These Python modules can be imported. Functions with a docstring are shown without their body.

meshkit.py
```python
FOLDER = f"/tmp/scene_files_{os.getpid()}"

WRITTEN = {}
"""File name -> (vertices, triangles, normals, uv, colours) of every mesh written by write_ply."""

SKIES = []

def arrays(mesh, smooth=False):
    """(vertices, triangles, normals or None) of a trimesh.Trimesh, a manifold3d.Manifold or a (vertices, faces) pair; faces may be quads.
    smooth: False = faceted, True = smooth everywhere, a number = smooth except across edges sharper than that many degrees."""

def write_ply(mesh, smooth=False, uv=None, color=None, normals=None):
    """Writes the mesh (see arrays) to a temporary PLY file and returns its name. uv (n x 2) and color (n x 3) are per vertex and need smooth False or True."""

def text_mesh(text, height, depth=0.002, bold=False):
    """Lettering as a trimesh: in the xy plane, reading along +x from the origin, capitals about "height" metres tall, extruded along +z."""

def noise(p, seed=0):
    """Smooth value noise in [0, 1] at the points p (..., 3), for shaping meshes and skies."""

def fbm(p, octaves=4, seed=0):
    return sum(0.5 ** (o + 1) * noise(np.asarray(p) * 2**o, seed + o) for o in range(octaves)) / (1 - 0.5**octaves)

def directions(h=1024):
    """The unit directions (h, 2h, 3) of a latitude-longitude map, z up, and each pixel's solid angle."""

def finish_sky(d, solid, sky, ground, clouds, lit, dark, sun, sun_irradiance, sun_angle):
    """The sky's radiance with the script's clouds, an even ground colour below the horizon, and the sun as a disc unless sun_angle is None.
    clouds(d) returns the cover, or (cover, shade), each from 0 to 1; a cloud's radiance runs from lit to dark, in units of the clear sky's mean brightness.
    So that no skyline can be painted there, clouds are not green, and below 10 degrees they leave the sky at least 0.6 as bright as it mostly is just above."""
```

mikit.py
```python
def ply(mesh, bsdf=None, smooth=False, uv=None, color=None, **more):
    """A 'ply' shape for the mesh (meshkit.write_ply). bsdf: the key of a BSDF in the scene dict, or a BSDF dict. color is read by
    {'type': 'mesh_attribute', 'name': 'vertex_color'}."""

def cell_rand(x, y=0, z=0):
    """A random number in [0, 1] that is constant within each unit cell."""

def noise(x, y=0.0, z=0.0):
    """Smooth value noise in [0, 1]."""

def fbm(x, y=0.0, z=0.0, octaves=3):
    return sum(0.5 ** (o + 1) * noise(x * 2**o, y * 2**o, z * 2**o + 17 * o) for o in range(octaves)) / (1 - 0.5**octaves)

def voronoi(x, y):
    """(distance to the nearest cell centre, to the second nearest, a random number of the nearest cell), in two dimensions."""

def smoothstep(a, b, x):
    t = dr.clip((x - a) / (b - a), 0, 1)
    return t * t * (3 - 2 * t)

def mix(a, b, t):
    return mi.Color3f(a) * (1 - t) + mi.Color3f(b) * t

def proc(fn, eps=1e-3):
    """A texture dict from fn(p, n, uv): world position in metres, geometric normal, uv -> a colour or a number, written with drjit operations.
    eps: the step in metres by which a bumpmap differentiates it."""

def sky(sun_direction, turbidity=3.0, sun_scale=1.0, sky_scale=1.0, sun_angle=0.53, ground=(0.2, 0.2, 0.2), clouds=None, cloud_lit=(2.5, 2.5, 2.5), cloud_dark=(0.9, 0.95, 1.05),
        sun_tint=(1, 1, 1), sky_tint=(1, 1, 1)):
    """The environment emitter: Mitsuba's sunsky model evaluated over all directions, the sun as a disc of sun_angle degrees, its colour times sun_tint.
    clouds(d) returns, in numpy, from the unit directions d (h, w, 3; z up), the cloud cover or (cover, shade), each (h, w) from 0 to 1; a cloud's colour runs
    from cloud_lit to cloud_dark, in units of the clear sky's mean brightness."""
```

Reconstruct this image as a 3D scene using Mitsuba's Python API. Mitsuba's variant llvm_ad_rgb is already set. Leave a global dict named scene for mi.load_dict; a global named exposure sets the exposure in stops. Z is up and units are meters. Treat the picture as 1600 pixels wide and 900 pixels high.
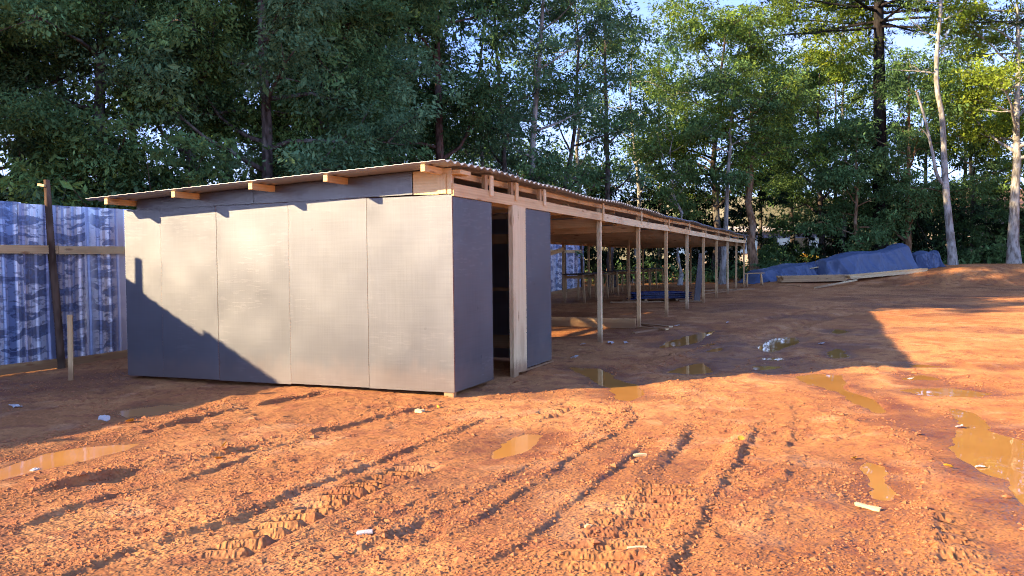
import math
import numpy as np, trimesh, shapely
import shapely.geometry as sg
from scipy.spatial import cKDTree
import drjit as dr
import mitsuba as mi
import mikit, meshkit
from mikit import proc, fbm, noise, voronoi, cell_rand, smoothstep, mix

T = mi.ScalarTransform4f
scene, labels = {'type': 'scene'}, {}

# ------------------------------------------------------------------ camera, sky, exposure
CAM_Z, PITCH, ROLL, YAW = 1.46, 0.028164, 0.011137, 0.382865
_f = np.array([0, math.cos(PITCH), -math.sin(PITCH)])
_u0 = np.array([0, math.sin(PITCH), math.cos(PITCH)])
_u = _u0 * math.cos(ROLL) + np.array([1.0, 0, 0]) * math.sin(ROLL)
scene['camera'] = {'type': 'perspective', 'fov': 2 * math.degrees(math.atan(800 / 1258.9)), 'fov_axis': 'x',
                   'near_clip': 0.1, 'far_clip': 3000.0,
                   'to_world': T().look_at(origin=[0, 0, CAM_Z], target=[0, float(_f[1]), CAM_Z + float(_f[2])], up=_u.tolist())}
# building frame: u along the short front wall (to the left), v along the long side (away)
C0 = np.array([-0.6526, 8.9279, 0.0])
V = np.array([math.sin(YAW), math.cos(YAW), 0.0])
U = np.array([-math.cos(YAW), math.sin(YAW), 0.0])
Zv = np.array([0, 0, 1.0])
SUN_EL, SUN_AZ = math.radians(21.3), math.radians(43.5)
SUN = math.cos(SUN_EL) * (math.cos(SUN_AZ) * U - math.sin(SUN_AZ) * V) + math.sin(SUN_EL) * Zv
def cloud_fn(d):
    n = meshkit.fbm(d * np.array([3.0, 3.0, 9.0]), 4, seed=5)
    low = np.clip(1 - d[..., 2] / 0.45, 0, 1)
    return np.clip((n - 0.47) * 3.0, 0, 1) * 0.25 + 0.22 * low ** 3
scene['sky'] = mikit.sky(SUN.tolist(), turbidity=2.4, sun_scale=1.15, sky_scale=1.4, sun_tint=(1.03, 1.05, 1.08), sky_tint=(0.80, 0.82, 1.32),
                         clouds=cloud_fn, cloud_lit=(1.9, 1.9, 1.9), cloud_dark=(1.0, 1.05, 1.1))
exposure = 3.2

# ------------------------------------------------------------------ helpers
_count = {}
def key_for(name, parent=None):
    full = (parent + '__' if parent else '') + name
    n = _count.get(full, 0); _count[full] = n + 1
    return full if n == 0 else f'{full}_{n:03d}'
def put(name, shape, parent=None, label=None, cat=None, group=None, kind=None):
    k = key_for(name, parent)
    scene[k] = shape
    tag(k, label, cat, group, kind)
    return k
def tag(k, label=None, cat=None, group=None, kind=None):
    d = {a: b for a, b in (('label', label), ('category', cat), ('group', group), ('kind', kind)) if b}
    if d: labels[k] = {**labels.get(k, {}), **d}
def thing(name, label, cat, group=None):
    k = key_for(name); tag(k, label, cat, group); return k
def P(u, v, z): return C0 + u * U + v * V + z * Zv

def ground_base(x, y):
    x, y = np.asarray(x, float), np.asarray(y, float)
    s = lambda a, b, t: (lambda q: q * q * (3 - 2 * q))(np.clip((t - a) / (b - a), 0, 1))
    z = 0.0118 * np.maximum(0, np.minimum(y, 90) - 11.2)
    bank = (0.18 + 0.72 * s(14, 23, x)) * s(11, 13, x) * s(35.3, 38.2, y + 0.5 * np.sin(x * 0.7)) * (1 - 0.5 * s(42, 50, y))
    return z + bank
def gz(x, y): return float(ground_base(x, y))

# --- boxes with 24 vertices: uv = (along the length in metres, across) plus an offset so that no two boards share their grain
_rng = np.random.default_rng(11)
def beam_arrays(c, ax, ay, az, flag_edges=None):
    """box centre c, half axes ax (length), ay, az (3-vectors)."""
    ax, ay, az = map(np.asarray, (ax, ay, az))
    L, W_, H_ = (2 * np.linalg.norm(a) for a in (ax, ay, az))
    o = _rng.uniform(0, 50, 2)
    vs, uvs, fs = [], [], []
    for n, a, b, la, lb in ((ay, ax, az, L, H_), (-ay, ax, -az, L, H_), (az, ax, -ay, L, W_), (-az, ax, ay, L, W_), (ax, ay, az, W_, H_), (-ax, ay, -az, W_, H_)):
        i = len(vs) * 4
        q = np.array([c + n - a - b, c + n + a - b, c + n + a + b, c + n - a + b])
        end = n is ax or (n == -ax).all()
        t = np.array([[0, 0], [la, 0], [la, lb], [0, lb]], float) + o
        if end: t = t * [1, 1] + [200, 0]
        if np.dot(np.cross(a, b), n) < 0: q, t = q[::-1], t[::-1]
        vs.append(q); uvs.append(t); fs.append([[i, i + 1, i + 2], [i, i + 2, i + 3]])
    return np.vstack(vs), np.vstack(fs), np.vstack(uvs)
def timber(name, p0, p1, w, h, mat, parent=None, side=None, **kw):
    """a board from p0 to p1 (centre line); w is its size along 'side', h its size across both."""
    p0, p1 = np.asarray(p0, float), np.asarray(p1, float)
    d = p1 - p0; L = np.linalg.norm(d); d = d / L
    s = np.asarray(side if side is not None else U, float); s = s - d * (s @ d); s /= np.linalg.norm(s)
    t = np.cross(d, s)
    v, f, uv = beam_arrays((p0 + p1) / 2, d * L / 2, s * w / 2, t * h / 2)
    return put(name, mikit.ply((v, f), mat, uv=uv), parent, **kw)
def timber_mesh(p0, p1, w, h, side=None):
    p0, p1 = np.asarray(p0, float), np.asarray(p1, float)
    d = p1 - p0; L = np.linalg.norm(d); d = d / L
    s = np.asarray(side if side is not None else U, float); s = s - d * (s @ d); s /= np.linalg.norm(s)
    return beam_arrays((p0 + p1) / 2, d * L / 2, s * w / 2, np.cross(d, s) * h / 2)
def join(parts):
    vs, fs, us, n = [], [], [], 0
    for v, f, u in parts:
        vs.append(v); fs.append(f + n); us.append(u); n += len(v)
    return np.vstack(vs), np.vstack(fs), np.vstack(us)

# ------------------------------------------------------------------ materials
def rgb(*c): return {'type': 'rgb', 'value': list(c)}
WET = []                       # (x, y, radius) of the damp margins round the puddles, filled in with the puddles below
def wetness(p):
    d = mi.Float(9.0)
    for x, y, r in WET: d = dr.minimum(d, dr.sqrt(dr.square(p.x - x) + dr.square(p.y - y)) - r)
    n = fbm(p.x * 2.3, p.y * 2.3, 4.0, octaves=3)
    w = 1 - smoothstep(0.02, 0.34, d + 0.45 * (n - 0.5))
    patch = smoothstep(0.56, 0.68, fbm(p.x * 0.55 + 9, p.y * 0.55, 0.0, octaves=3))
    return dr.clip(dr.maximum(w, 0.75 * patch), 0, 1)
def soil_col(p, n, uv):
    a = fbm(p.x * 0.9, p.y * 0.9, 0.0, octaves=4)
    b = fbm(p.x * 7, p.y * 7, 3.0, octaves=3)
    c = noise(p.x * 60, p.y * 60, p.z * 60)
    col = mix((0.335, 0.133, 0.045), (0.44, 0.194, 0.068), smoothstep(0.3, 0.7, a))
    col = mix(col, (0.24, 0.078, 0.036), 0.6 * smoothstep(0.48, 0.75, b))
    col = mix(col, (0.56, 0.30, 0.14), 0.35 * smoothstep(0.6, 0.8, fbm(p.x * 3.1 + 40, p.y * 3.1, 0.0, octaves=3)))
    w = wetness(p)
    return col * (0.78 + 0.44 * c) * (1 - w * mi.Color3f(0.33, 0.38, 0.42))
def soil_rough(p, n, uv):
    return 0.93 - 0.50 * wetness(p)
def soil_bump(p, n, uv):
    d1, d2, r = voronoi(p.x * 55, p.y * 55)
    e1, e2, r2 = voronoi(p.x * 24 + 3, p.y * 24)
    return 0.008 * (1 - smoothstep(0.0, 0.75, d1)) * smoothstep(0.25, 0.6, r) + 0.016 * (1 - smoothstep(0.0, 0.7, e1)) * smoothstep(0.55, 0.8, r2) + 0.010 * fbm(p.x * 28, p.y * 28, p.z * 28, octaves=3)
scene['soil'] = {'type': 'bumpmap', 'arbitrary': proc(soil_bump, eps=0.004), 'scale': 1.0,
                 'bsdf': {'type': 'principled', 'base_color': proc(soil_col), 'roughness': proc(soil_rough), 'specular': 0.35}}
def clod_col(p, n, uv):
    return mix((0.34, 0.128, 0.052), (0.47, 0.200, 0.09), noise(p.x * 30, p.y * 30, p.z * 30))
scene['clod_soil'] = {'type': 'twosided', 'bsdf': {'type': 'diffuse', 'reflectance': proc(clod_col)}}
def water_col(p, n, uv):
    return mix((0.66, 0.35, 0.085), (0.78, 0.45, 0.14), fbm(p.x * 2, p.y * 2, 0.0, octaves=3))
scene['muddy_water'] = {'type': 'bumpmap', 'arbitrary': proc(lambda p, n, uv: 0.0006 * noise(p.x * 9, p.y * 5, 0.0), eps=0.01), 'scale': 1.0,
                        'bsdf': {'type': 'plastic', 'diffuse_reflectance': proc(water_col), 'int_ior': 1.33, 'nonlinear': True}}
def wood(c0, c1, c2):
    def fn(p, n, uv):
        x, y = uv.x, uv.y
        end = x > 150
        g = fbm(x * 0.7 + 2.0 * noise(x * 1.1, y * 6.0), y * 38.0, 1.0, octaves=3)
        rings = 0.5 + 0.5 * dr.sin(y * 190.0 + 9.0 * noise(x * 0.6, y * 4.0))
        col = mix(c0, c1, dr.clip(0.25 + 0.55 * g + 0.25 * rings - 0.1, 0, 1))
        k1, k2, kr = voronoi(x * 1.6, y * 7.0)
        col = mix(col, c2, (1 - smoothstep(0.05, 0.16, k1)) * smoothstep(0.6, 0.62, kr) * 0.8)
        col = mix(col, c2, 0.35 * smoothstep(0.55, 0.8, fbm(x * 1.3, y * 5.0, 7.0, octaves=3)))
        board = cell_rand(dr.floor(x * 0.05), dr.floor(y * 0.1), 5)
        zg = p.z - 0.0118 * dr.maximum(0, p.y - 11.2)
        mud = smoothstep(0.20, 0.02, zg - 0.10 * fbm(x * 6.0, y * 30.0, 3.0, octaves=2))
        col = mix(col, (0.26, 0.115, 0.05), 0.75 * mud)
        return dr.select(end, mix(c0, c1, 0.3 + 0.5 * rings), col) 
    return fn
wood_new = wood((0.54, 0.32, 0.125), (0.78, 0.55, 0.265), (0.28, 0.13, 0.05))
wood_old = wood((0.36, 0.21, 0.09), (0.56, 0.37, 0.18), (0.18, 0.095, 0.04))
wood_pale = wood((0.62, 0.45, 0.225), (0.82, 0.65, 0.36), (0.38, 0.22, 0.10))
wood_dark = wood((0.045, 0.032, 0.028), (0.085, 0.06, 0.048), (0.03, 0.02, 0.016))
for nm, fn in (('pine_new', wood_new), ('pine_old', wood_old), ('pine_pale', wood_pale), ('wood_dark', wood_dark)):
    scene[nm] = {'type': 'twosided', 'bsdf': {'type': 'principled', 'base_color': proc(fn), 'roughness': 0.62, 'specular': 0.3}}
def film_col(p, n, uv):
    x, y = uv.x, uv.y          # x up, y across
    a = fbm(x * 4.0, y * 120.0, 2.0, octaves=2) * 0.5 + fbm(x * 120.0, y * 4.0, 4.0, octaves=2) * 0.5
    b = fbm(x * 1.5, y * 1.5, 6.0, octaves=4)
    col = mix((0.034, 0.033, 0.036), (0.058, 0.056, 0.060), dr.clip(a * 0.9 + 0.9 * (b - 0.5), 0, 1))
    scr = smoothstep(0.62, 0.8, fbm(x * 60.0, y * 9.0, 11.0, octaves=2)) * smoothstep(0.5, 0.7, noise(x * 2.0, y * 2.0, 3.0))
    col = mix(col, (0.11, 0.10, 0.10), 0.4 * scr)
    k1, k2, kr = voronoi(x * 3.0, y * 3.0)
    col = mix(col, (0.02, 0.02, 0.022), (1 - smoothstep(0.03, 0.07, k1)) * smoothstep(0.965, 0.97, kr))
    mud = smoothstep(0.30, 0.02, p.z - 0.25 * fbm(p.x * 9.0, p.y * 9.0, p.z * 5.0, octaves=3))
    col = mix(col, (0.24, 0.13, 0.07), 0.25 * mud)
    return dr.select(x > 150, mix((0.30, 0.13, 0.08), (0.42, 0.24, 0.15), a), col)
def film_gloss(p, n, uv):
    return dr.select(uv.x > 150, 0.0, 0.12 + 0.07 * fbm(uv.x * 2.0, uv.y * 2.0, 1.0, octaves=3) + 0.018 * (fbm(uv.x * 3.0, uv.y * 130.0, 5.0, octaves=2) + fbm(uv.x * 130.0, uv.y * 3.0, 5.0, octaves=2) - 1.0))
def film_bump(p, n, uv):
    return 0.00035 * (fbm(uv.x * 4.0, uv.y * 150.0, 2.0, octaves=2) + fbm(uv.x * 150.0, uv.y * 4.0, 2.0, octaves=2)) + 0.016 * fbm(uv.x * 1.4, uv.y * 1.4, 8.0, octaves=2)
scene['film_ply'] = {'type': 'bumpmap', 'arbitrary': proc(film_bump, eps=0.002), 'scale': 1.0,
                     'bsdf': {'type': 'blendbsdf', 'weight': proc(film_gloss), 'a': {'type': 'diffuse', 'reflectance': proc(film_col)},
                              'b': {'type': 'roughconductor', 'material': 'none', 'distribution': 'ggx', 'alpha': 0.24, 'specular_reflectance': rgb(0.76, 0.78, 0.82)}}}
def zinc_col(p, n, uv):
    s = fbm(uv.x * 1.2, uv.y * 5.0, 1.0, octaves=3)
    return mix((0.36, 0.35, 0.345), (0.50, 0.49, 0.48), s)
scene['zinc'] = {'type': 'twosided', 'bsdf': {'type': 'principled', 'base_color': proc(zinc_col), 'roughness': 0.38, 'metallic': 0.6, 'specular': 0.5}}
def print_col(p, n, uv):
    # printed tin sheet: x along the fence, y up
    x, y = uv.x, uv.y
    base = mix((0.38, 0.50, 0.70), (0.78, 0.82, 0.88), smoothstep(0.3, 0.7, noise(x * 7.3, 2.0)))
    base = mix(base, (0.44, 0.38, 0.38), 0.75 * smoothstep(0.58, 0.75, noise(x * 4.1, 9.0)))
    m = fbm(x * 3.2 + 1.5 * noise(x * 2.0, y * 5.0, 4.0), y * 12.0 + 1.5 * noise(x * 6.0, y * 2.0), 1.0, octaves=4)
    rowy = y / 0.27 + 0.5 * noise(x * 1.7, 5.0)
    m = m + 0.13 * dr.sin(rowy * 6.283)
    band = smoothstep(0.14, 0.42, noise(x * 3.9, 21.0))
    dark = smoothstep(0.53, 0.58, m) * band
    base = mix(base, (0.80, 0.83, 0.90), 0.85 * smoothstep(0.72, 0.80, noise(x * 31.0, 5.0)))
    base = mix(base, (0.14, 0.22, 0.46), 0.6 * smoothstep(0.66, 0.74, noise(x * 17.0, 15.0)))
    col = mix(base, (0.045, 0.070, 0.165), 0.78 * dark)
    fine = smoothstep(0.5, 0.62, fbm(x * 22.0, y * 34.0, 5.0, octaves=3))
    col = mix(col, (0.20, 0.27, 0.46), 0.6 * dark * fine)
    col = mix(col, (0.06, 0.09, 0.20), 0.55 * (1 - dark) * band * smoothstep(0.56, 0.66, fbm(x * 14.0, y * 30.0, 8.0, octaves=3)))
    return col
scene['printed_tin'] = {'type': 'twosided', 'bsdf': {'type': 'principled', 'base_color': proc(print_col), 'roughness': 0.33, 'metallic': 0.35, 'specular': 0.6}}
def tarp_col(p, n, uv):
    a = fbm(p.x * 3.0, p.y * 3.0, p.z * 3.0, octaves=3)
    return mix((0.068, 0.098, 0.180), (0.105, 0.142, 0.230), a)
def tarp_bump(p, n, uv):
    a = fbm(p.x * 2.2 + p.z * 3.0, p.z * 7.0 - p.x * 2.0, p.y * 3.0, octaves=3)
    b = fbm(p.x * 9.0, p.z * 9.0, p.y * 9.0, octaves=2)
    return 0.05 * dr.abs(a - 0.5) + 0.006 * b
scene['blue_tarp'] = {'type': 'bumpmap', 'arbitrary': proc(tarp_bump, eps=0.01), 'scale': 1.0,
                      'bsdf': {'type': 'twosided', 'bsdf': {'type': 'principled', 'base_color': proc(tarp_col), 'roughness': 0.36, 'specular': 0.5}}}
def blue_sheet_col(p, n, uv):
    return mix((0.022, 0.040, 0.13), (0.04, 0.07, 0.21), noise(p.x * 2, p.y * 2, p.z * 60))
scene['blue_sheet'] = {'type': 'twosided', 'bsdf': {'type': 'principled', 'base_color': proc(blue_sheet_col), 'roughness': 0.3, 'specular': 0.6}}
def bark(c0, c1, cl, lich):
    def fn(p, n, uv):
        r = fbm(p.x * 14, p.y * 14, p.z * 3.0, octaves=3)
        l = fbm(p.x * 3.5 + 5, p.y * 3.5, p.z * 2.2, octaves=3)
        return mix(mix(c0, c1, smoothstep(0.3, 0.7, r)), cl, lich * smoothstep(0.5, 0.68, l))
    return fn
for nm, a in (('bark_dark', ((0.045, 0.034, 0.028), (0.13, 0.10, 0.085), (0.24, 0.24, 0.20), 0.5)),
              ('bark_red', ((0.075, 0.038, 0.028), (0.19, 0.105, 0.08), (0.22, 0.20, 0.17), 0.35)),
              ('bark_pale', ((0.20, 0.175, 0.14), (0.44, 0.41, 0.35), (0.52, 0.50, 0.44), 0.6)),
              ('bark_orange', ((0.14, 0.075, 0.04), (0.36, 0.22, 0.12), (0.34, 0.30, 0.23), 0.4)),
              ('bark_post', ((0.07, 0.045, 0.03), (0.17, 0.11, 0.075), (0.22, 0.16, 0.11), 0.3)),
              ('bark_black', ((0.012, 0.010, 0.010), (0.040, 0.034, 0.032), (0.06, 0.06, 0.055), 0.4))):
    scene[nm] = {'type': 'twosided', 'bsdf': {'type': 'diffuse', 'reflectance': proc(bark(*a))}}
scene['leaf'] = {'type': 'principledthin', 'base_color': {'type': 'mesh_attribute', 'name': 'vertex_color'}, 'roughness': 0.40, 'diff_trans': 0.65, 'eta': 1.5}
scene['cream_paint'] = {'type': 'twosided', 'bsdf': {'type': 'diffuse', 'reflectance': rgb(0.62, 0.55, 0.44)}}
scene['blue_paint'] = {'type': 'twosided', 'bsdf': {'type': 'diffuse', 'reflectance': rgb(0.12, 0.20, 0.36)}}
scene['white_paint'] = {'type': 'twosided', 'bsdf': {'type': 'diffuse', 'reflectance': rgb(0.72, 0.70, 0.66)}}
scene['pink_paint'] = {'type': 'twosided', 'bsdf': {'type': 'diffuse', 'reflectance': rgb(0.62, 0.50, 0.43)}}
scene['yellow_paint'] = {'type': 'twosided', 'bsdf': {'type': 'diffuse', 'reflectance': rgb(0.62, 0.40, 0.06)}}
scene['dark_glass'] = {'type': 'twosided', 'bsdf': {'type': 'principled', 'base_color': rgb(0.03, 0.035, 0.04), 'roughness': 0.15}}
scene['tile_roof'] = {'type': 'twosided', 'bsdf': {'type': 'diffuse', 'reflectance': rgb(0.30, 0.17, 0.12)}}
scene['chip_pale'] = {'type': 'twosided', 'bsdf': {'type': 'diffuse', 'reflectance': rgb(0.66, 0.50, 0.28)}}
scene['scrap_white'] = {'type': 'twosided', 'bsdf': {'type': 'principled', 'base_color': rgb(0.50, 0.46, 0.42), 'roughness': 0.6}}
scene['leaf_yellow'] = {'type': 'twosided', 'bsdf': {'type': 'diffuse', 'reflectance': rgb(0.62, 0.36, 0.05)}}
def hill_col(p, n, uv):
    a = fbm(p.x * 0.03, p.y * 0.03, 0.0, octaves=4)
    return mix((0.22, 0.19, 0.09), (0.42, 0.36, 0.20), smoothstep(0.3, 0.7, a))
scene['dry_field'] = {'type': 'diffuse', 'reflectance': proc(hill_col)}

#@@GROUND
# ------------------------------------------------------------------ ground
PUDDLES = {
'A': [(0.81,11.60), (1.22,11.44), (1.40,9.99), (1.55,9.76), (1.44,8.99), (1.25,8.61), (1.14,8.96), (1.13,9.58), (1.06,10.01), (0.95,10.73)],
'B': [(2.48,13.72), (2.78,14.61), (3.72,16.34), (4.50,17.42), (4.04,16.30), (3.62,15.32), (3.44,14.32), (2.97,13.86)],
'B2': [(3.12,13.02), (3.53,13.90), (4.17,14.68), (3.83,13.78), (3.49,13.34)],
'C': [(2.07,10.90), (2.60,11.73), (3.24,12.50), (3.44,12.02), (2.84,10.90), (2.41,10.68)],
'D': [(4.21,13.74), (4.96,15.29), (5.41,15.49), (5.14,14.47), (4.46,13.34), (4.05,12.68)],
'D2': [(3.83,12.37), (4.16,12.42), (3.95,11.83), (3.71,11.85)],
'D3': [(3.40,11.67), (3.53,11.58), (3.83,11.42), (3.60,10.64), (3.42,10.66), (3.34,11.06)],
'E': [(6.45,16.43), (6.85,16.97), (6.76,16.25), (6.41,15.89)],
'F': [(4.96,12.76), (5.44,13.62), (5.52,13.42), (5.22,12.41), (4.90,12.20)],
'G': [(5.55,11.42), (5.87,11.53), (6.03,11.24), (5.63,11.07)],
'H': [(3.63,10.45), (3.98,10.67), (4.36,10.51), (4.19,10.05), (4.02,9.42), (3.86,8.17), (3.79,7.39), (3.60,7.04), (3.53,7.40), (3.51,7.90), (3.69,9.15), (3.56,9.77)],
'I': [(4.94,10.16), (5.39,10.55), (5.34,10.02), (5.08,9.60), (4.84,9.51), (4.78,9.73)],
'J': [(4.43,9.24), (5.05,9.34), (5.42,8.89), (4.98,8.70), (4.53,8.86)],
'K': [(4.57,8.95), (4.50,8.36), (4.65,7.72), (4.32,7.00), (4.29,6.42), (4.60,5.77), (2.93,3.66), (2.52,3.75), (2.57,4.03), (2.64,4.29), (2.85,4.79), (3.12,5.41), (3.06,5.64), (3.33,6.47), (3.86,7.23)],
'L': [(2.60,5.90), (2.63,5.82), (2.54,5.47), (2.44,5.12), (2.30,5.04), (2.37,5.34)],
'M': [(-0.20,6.35), (0.12,7.04), (0.29,7.03), (0.20,6.63), (0.05,6.36), (-0.14,6.17)],
'N': [(-4.06,5.88), (-3.85,6.00), (-3.80,6.50), (-3.50,6.81), (-3.17,6.90), (-3.14,6.67), (-3.29,6.36), (-3.47,6.02), (-3.66,5.70), (-3.80,5.50)],
'O': [(-4.16,8.45), (-3.83,8.79), (-3.56,8.65), (-3.62,8.20), (-3.89,8.04)],
}
RUTS = {
'tread1': [(-1.56,3.85), (-1.40,4.33), (-1.25,4.68), (-1.00,5.26), (-0.75,5.73), (-0.45,6.31), (-0.01,7.16), (0.44,8.09), (0.80,8.86), (1.16,9.79), (1.78,11.26), (2.73,13.23), (3.95,15.53)],
'edge2': [(-0.36,4.29), (-0.01,5.02), (0.22,5.52), (0.38,5.92), (0.55,6.29), (1.02,7.25), (1.18,7.80), (1.17,8.54)],
'edge2b': [(-0.35,3.76), (-0.20,3.83), (0.34,4.88), (0.55,5.39), (0.91,6.16), (1.13,6.83)],
'edge3': [(0.63,3.51), (0.75,3.78), (0.92,4.25), (1.35,5.21), (1.79,6.23), (2.21,7.33)],
'edge4': [(1.98,3.69), (2.11,3.97), (2.32,4.39), (2.54,4.91), (2.86,5.57), (3.20,6.33), (3.35,7.03)],
'edge5': [(-2.23,3.62), (-2.14,3.87), (-2.00,4.11), (-1.76,4.38), (-1.59,4.65), (-1.41,5.16), (-1.15,5.70), (-0.85,6.33), (-0.57,6.89), (-0.26,7.79)],
'edge6': [(-0.89,3.90), (-0.71,4.31), (-0.33,4.94), (0.18,5.93), (0.72,7.06), (1.17,8.04)],
'edge7': [(-2.83,4.18), (-2.77,4.65), (-2.58,5.16), (-2.28,5.67), (-1.97,6.62), (-1.53,7.30)],
'edge8': [(0.29,3.74), (0.55,4.37), (0.87,5.25), (1.23,6.23), (1.69,7.36)],
'edge9': [(-4.13,6.61), (-3.99,7.32), (-3.51,7.81), (-2.90,8.60)],
'edge10': [(1.12,3.72), (1.41,4.45), (1.87,5.53), (2.45,7.02), (2.94,8.50)],
'l1': [(-3.17,5.18), (-3.13,5.33), (-2.84,5.68), (-2.73,5.95)],
'l2': [(-2.47,6.13), (-2.42,6.28), (-2.23,6.49), (-1.95,6.74)],
'l3': [(-3.64,6.77), (-3.39,7.04), (-3.12,7.79), (-2.64,8.67), (-2.12,9.42)],
'l4': [(-1.87,7.04), (-1.55,7.54), (-1.06,8.18), (-0.76,8.47)],
'far1': [(2.81,12.23), (4.49,14.87), (7.89,19.85), (12.78,25.94)],
'far2': [(2.04,12.29), (3.62,15.20), (6.07,19.11), (9.49,23.88)],
'far3': [(3.31,10.18), (4.14,12.11), (5.17,14.80), (6.94,18.99)],
}
def ss(a, b, t):
    q = np.clip((t - a) / (b - a), 0, 1); return q * q * (3 - 2 * q)
def resample(pts, step=0.02):
    p = np.array(pts, float)
    d = np.r_[0, np.cumsum(np.linalg.norm(np.diff(p, axis=0), axis=1))]
    s = np.arange(0, d[-1], step)
    from scipy.interpolate import PchipInterpolator
    q = PchipInterpolator(d, p)(s)
    t = np.gradient(q, axis=0); t /= np.linalg.norm(t, axis=1, keepdims=True)
    return q, t, s
def rut_coords(x, y, pts, reach):
    q, t, s = resample(pts)
    xy = np.c_[x, y]
    near = (x > q[:, 0].min() - reach) & (x < q[:, 0].max() + reach) & (y > q[:, 1].min() - reach) & (y < q[:, 1].max() + reach)
    idx = np.nonzero(near)[0]
    dist, k = cKDTree(q).query(xy[idx], distance_upper_bound=reach)
    ok = np.isfinite(dist); idx, k = idx[ok], k[ok]
    r = xy[idx] - q[k]
    d = t[k, 0] * r[:, 1] - t[k, 1] * r[:, 0]          # positive to the left of the track
    along = (r * t[k]).sum(1)
    ends = ss(0.0, 0.35, s[k] + along) * ss(0.0, 0.35, s[-1] - s[k] - along) * (np.abs(along) < 0.15)
    return idx, d, s[k] + along, ends
def N2(x, y, f, seed=0, o=3): return meshkit.fbm(np.c_[x * f, y * f, np.full_like(x, 0.37 + seed)], o, seed) - 0.5
def smooth_mask(x, y):
    m = np.zeros(len(x))
    for name, lo, hi in (('tread1', -0.24, 0.24), ('edge2', -0.52, -0.03), ('edge3', 0.12, 0.66), ('edge4', -0.42, 0.0), ('edge5', -0.40, -0.05)):
        i, d, s, e = rut_coords(x, y, RUTS[name], 0.8)
        m[i] = np.maximum(m[i], e * ss(lo - 0.05, lo + 0.04, d) * ss(hi + 0.05, hi - 0.04, d))
    return m
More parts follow.
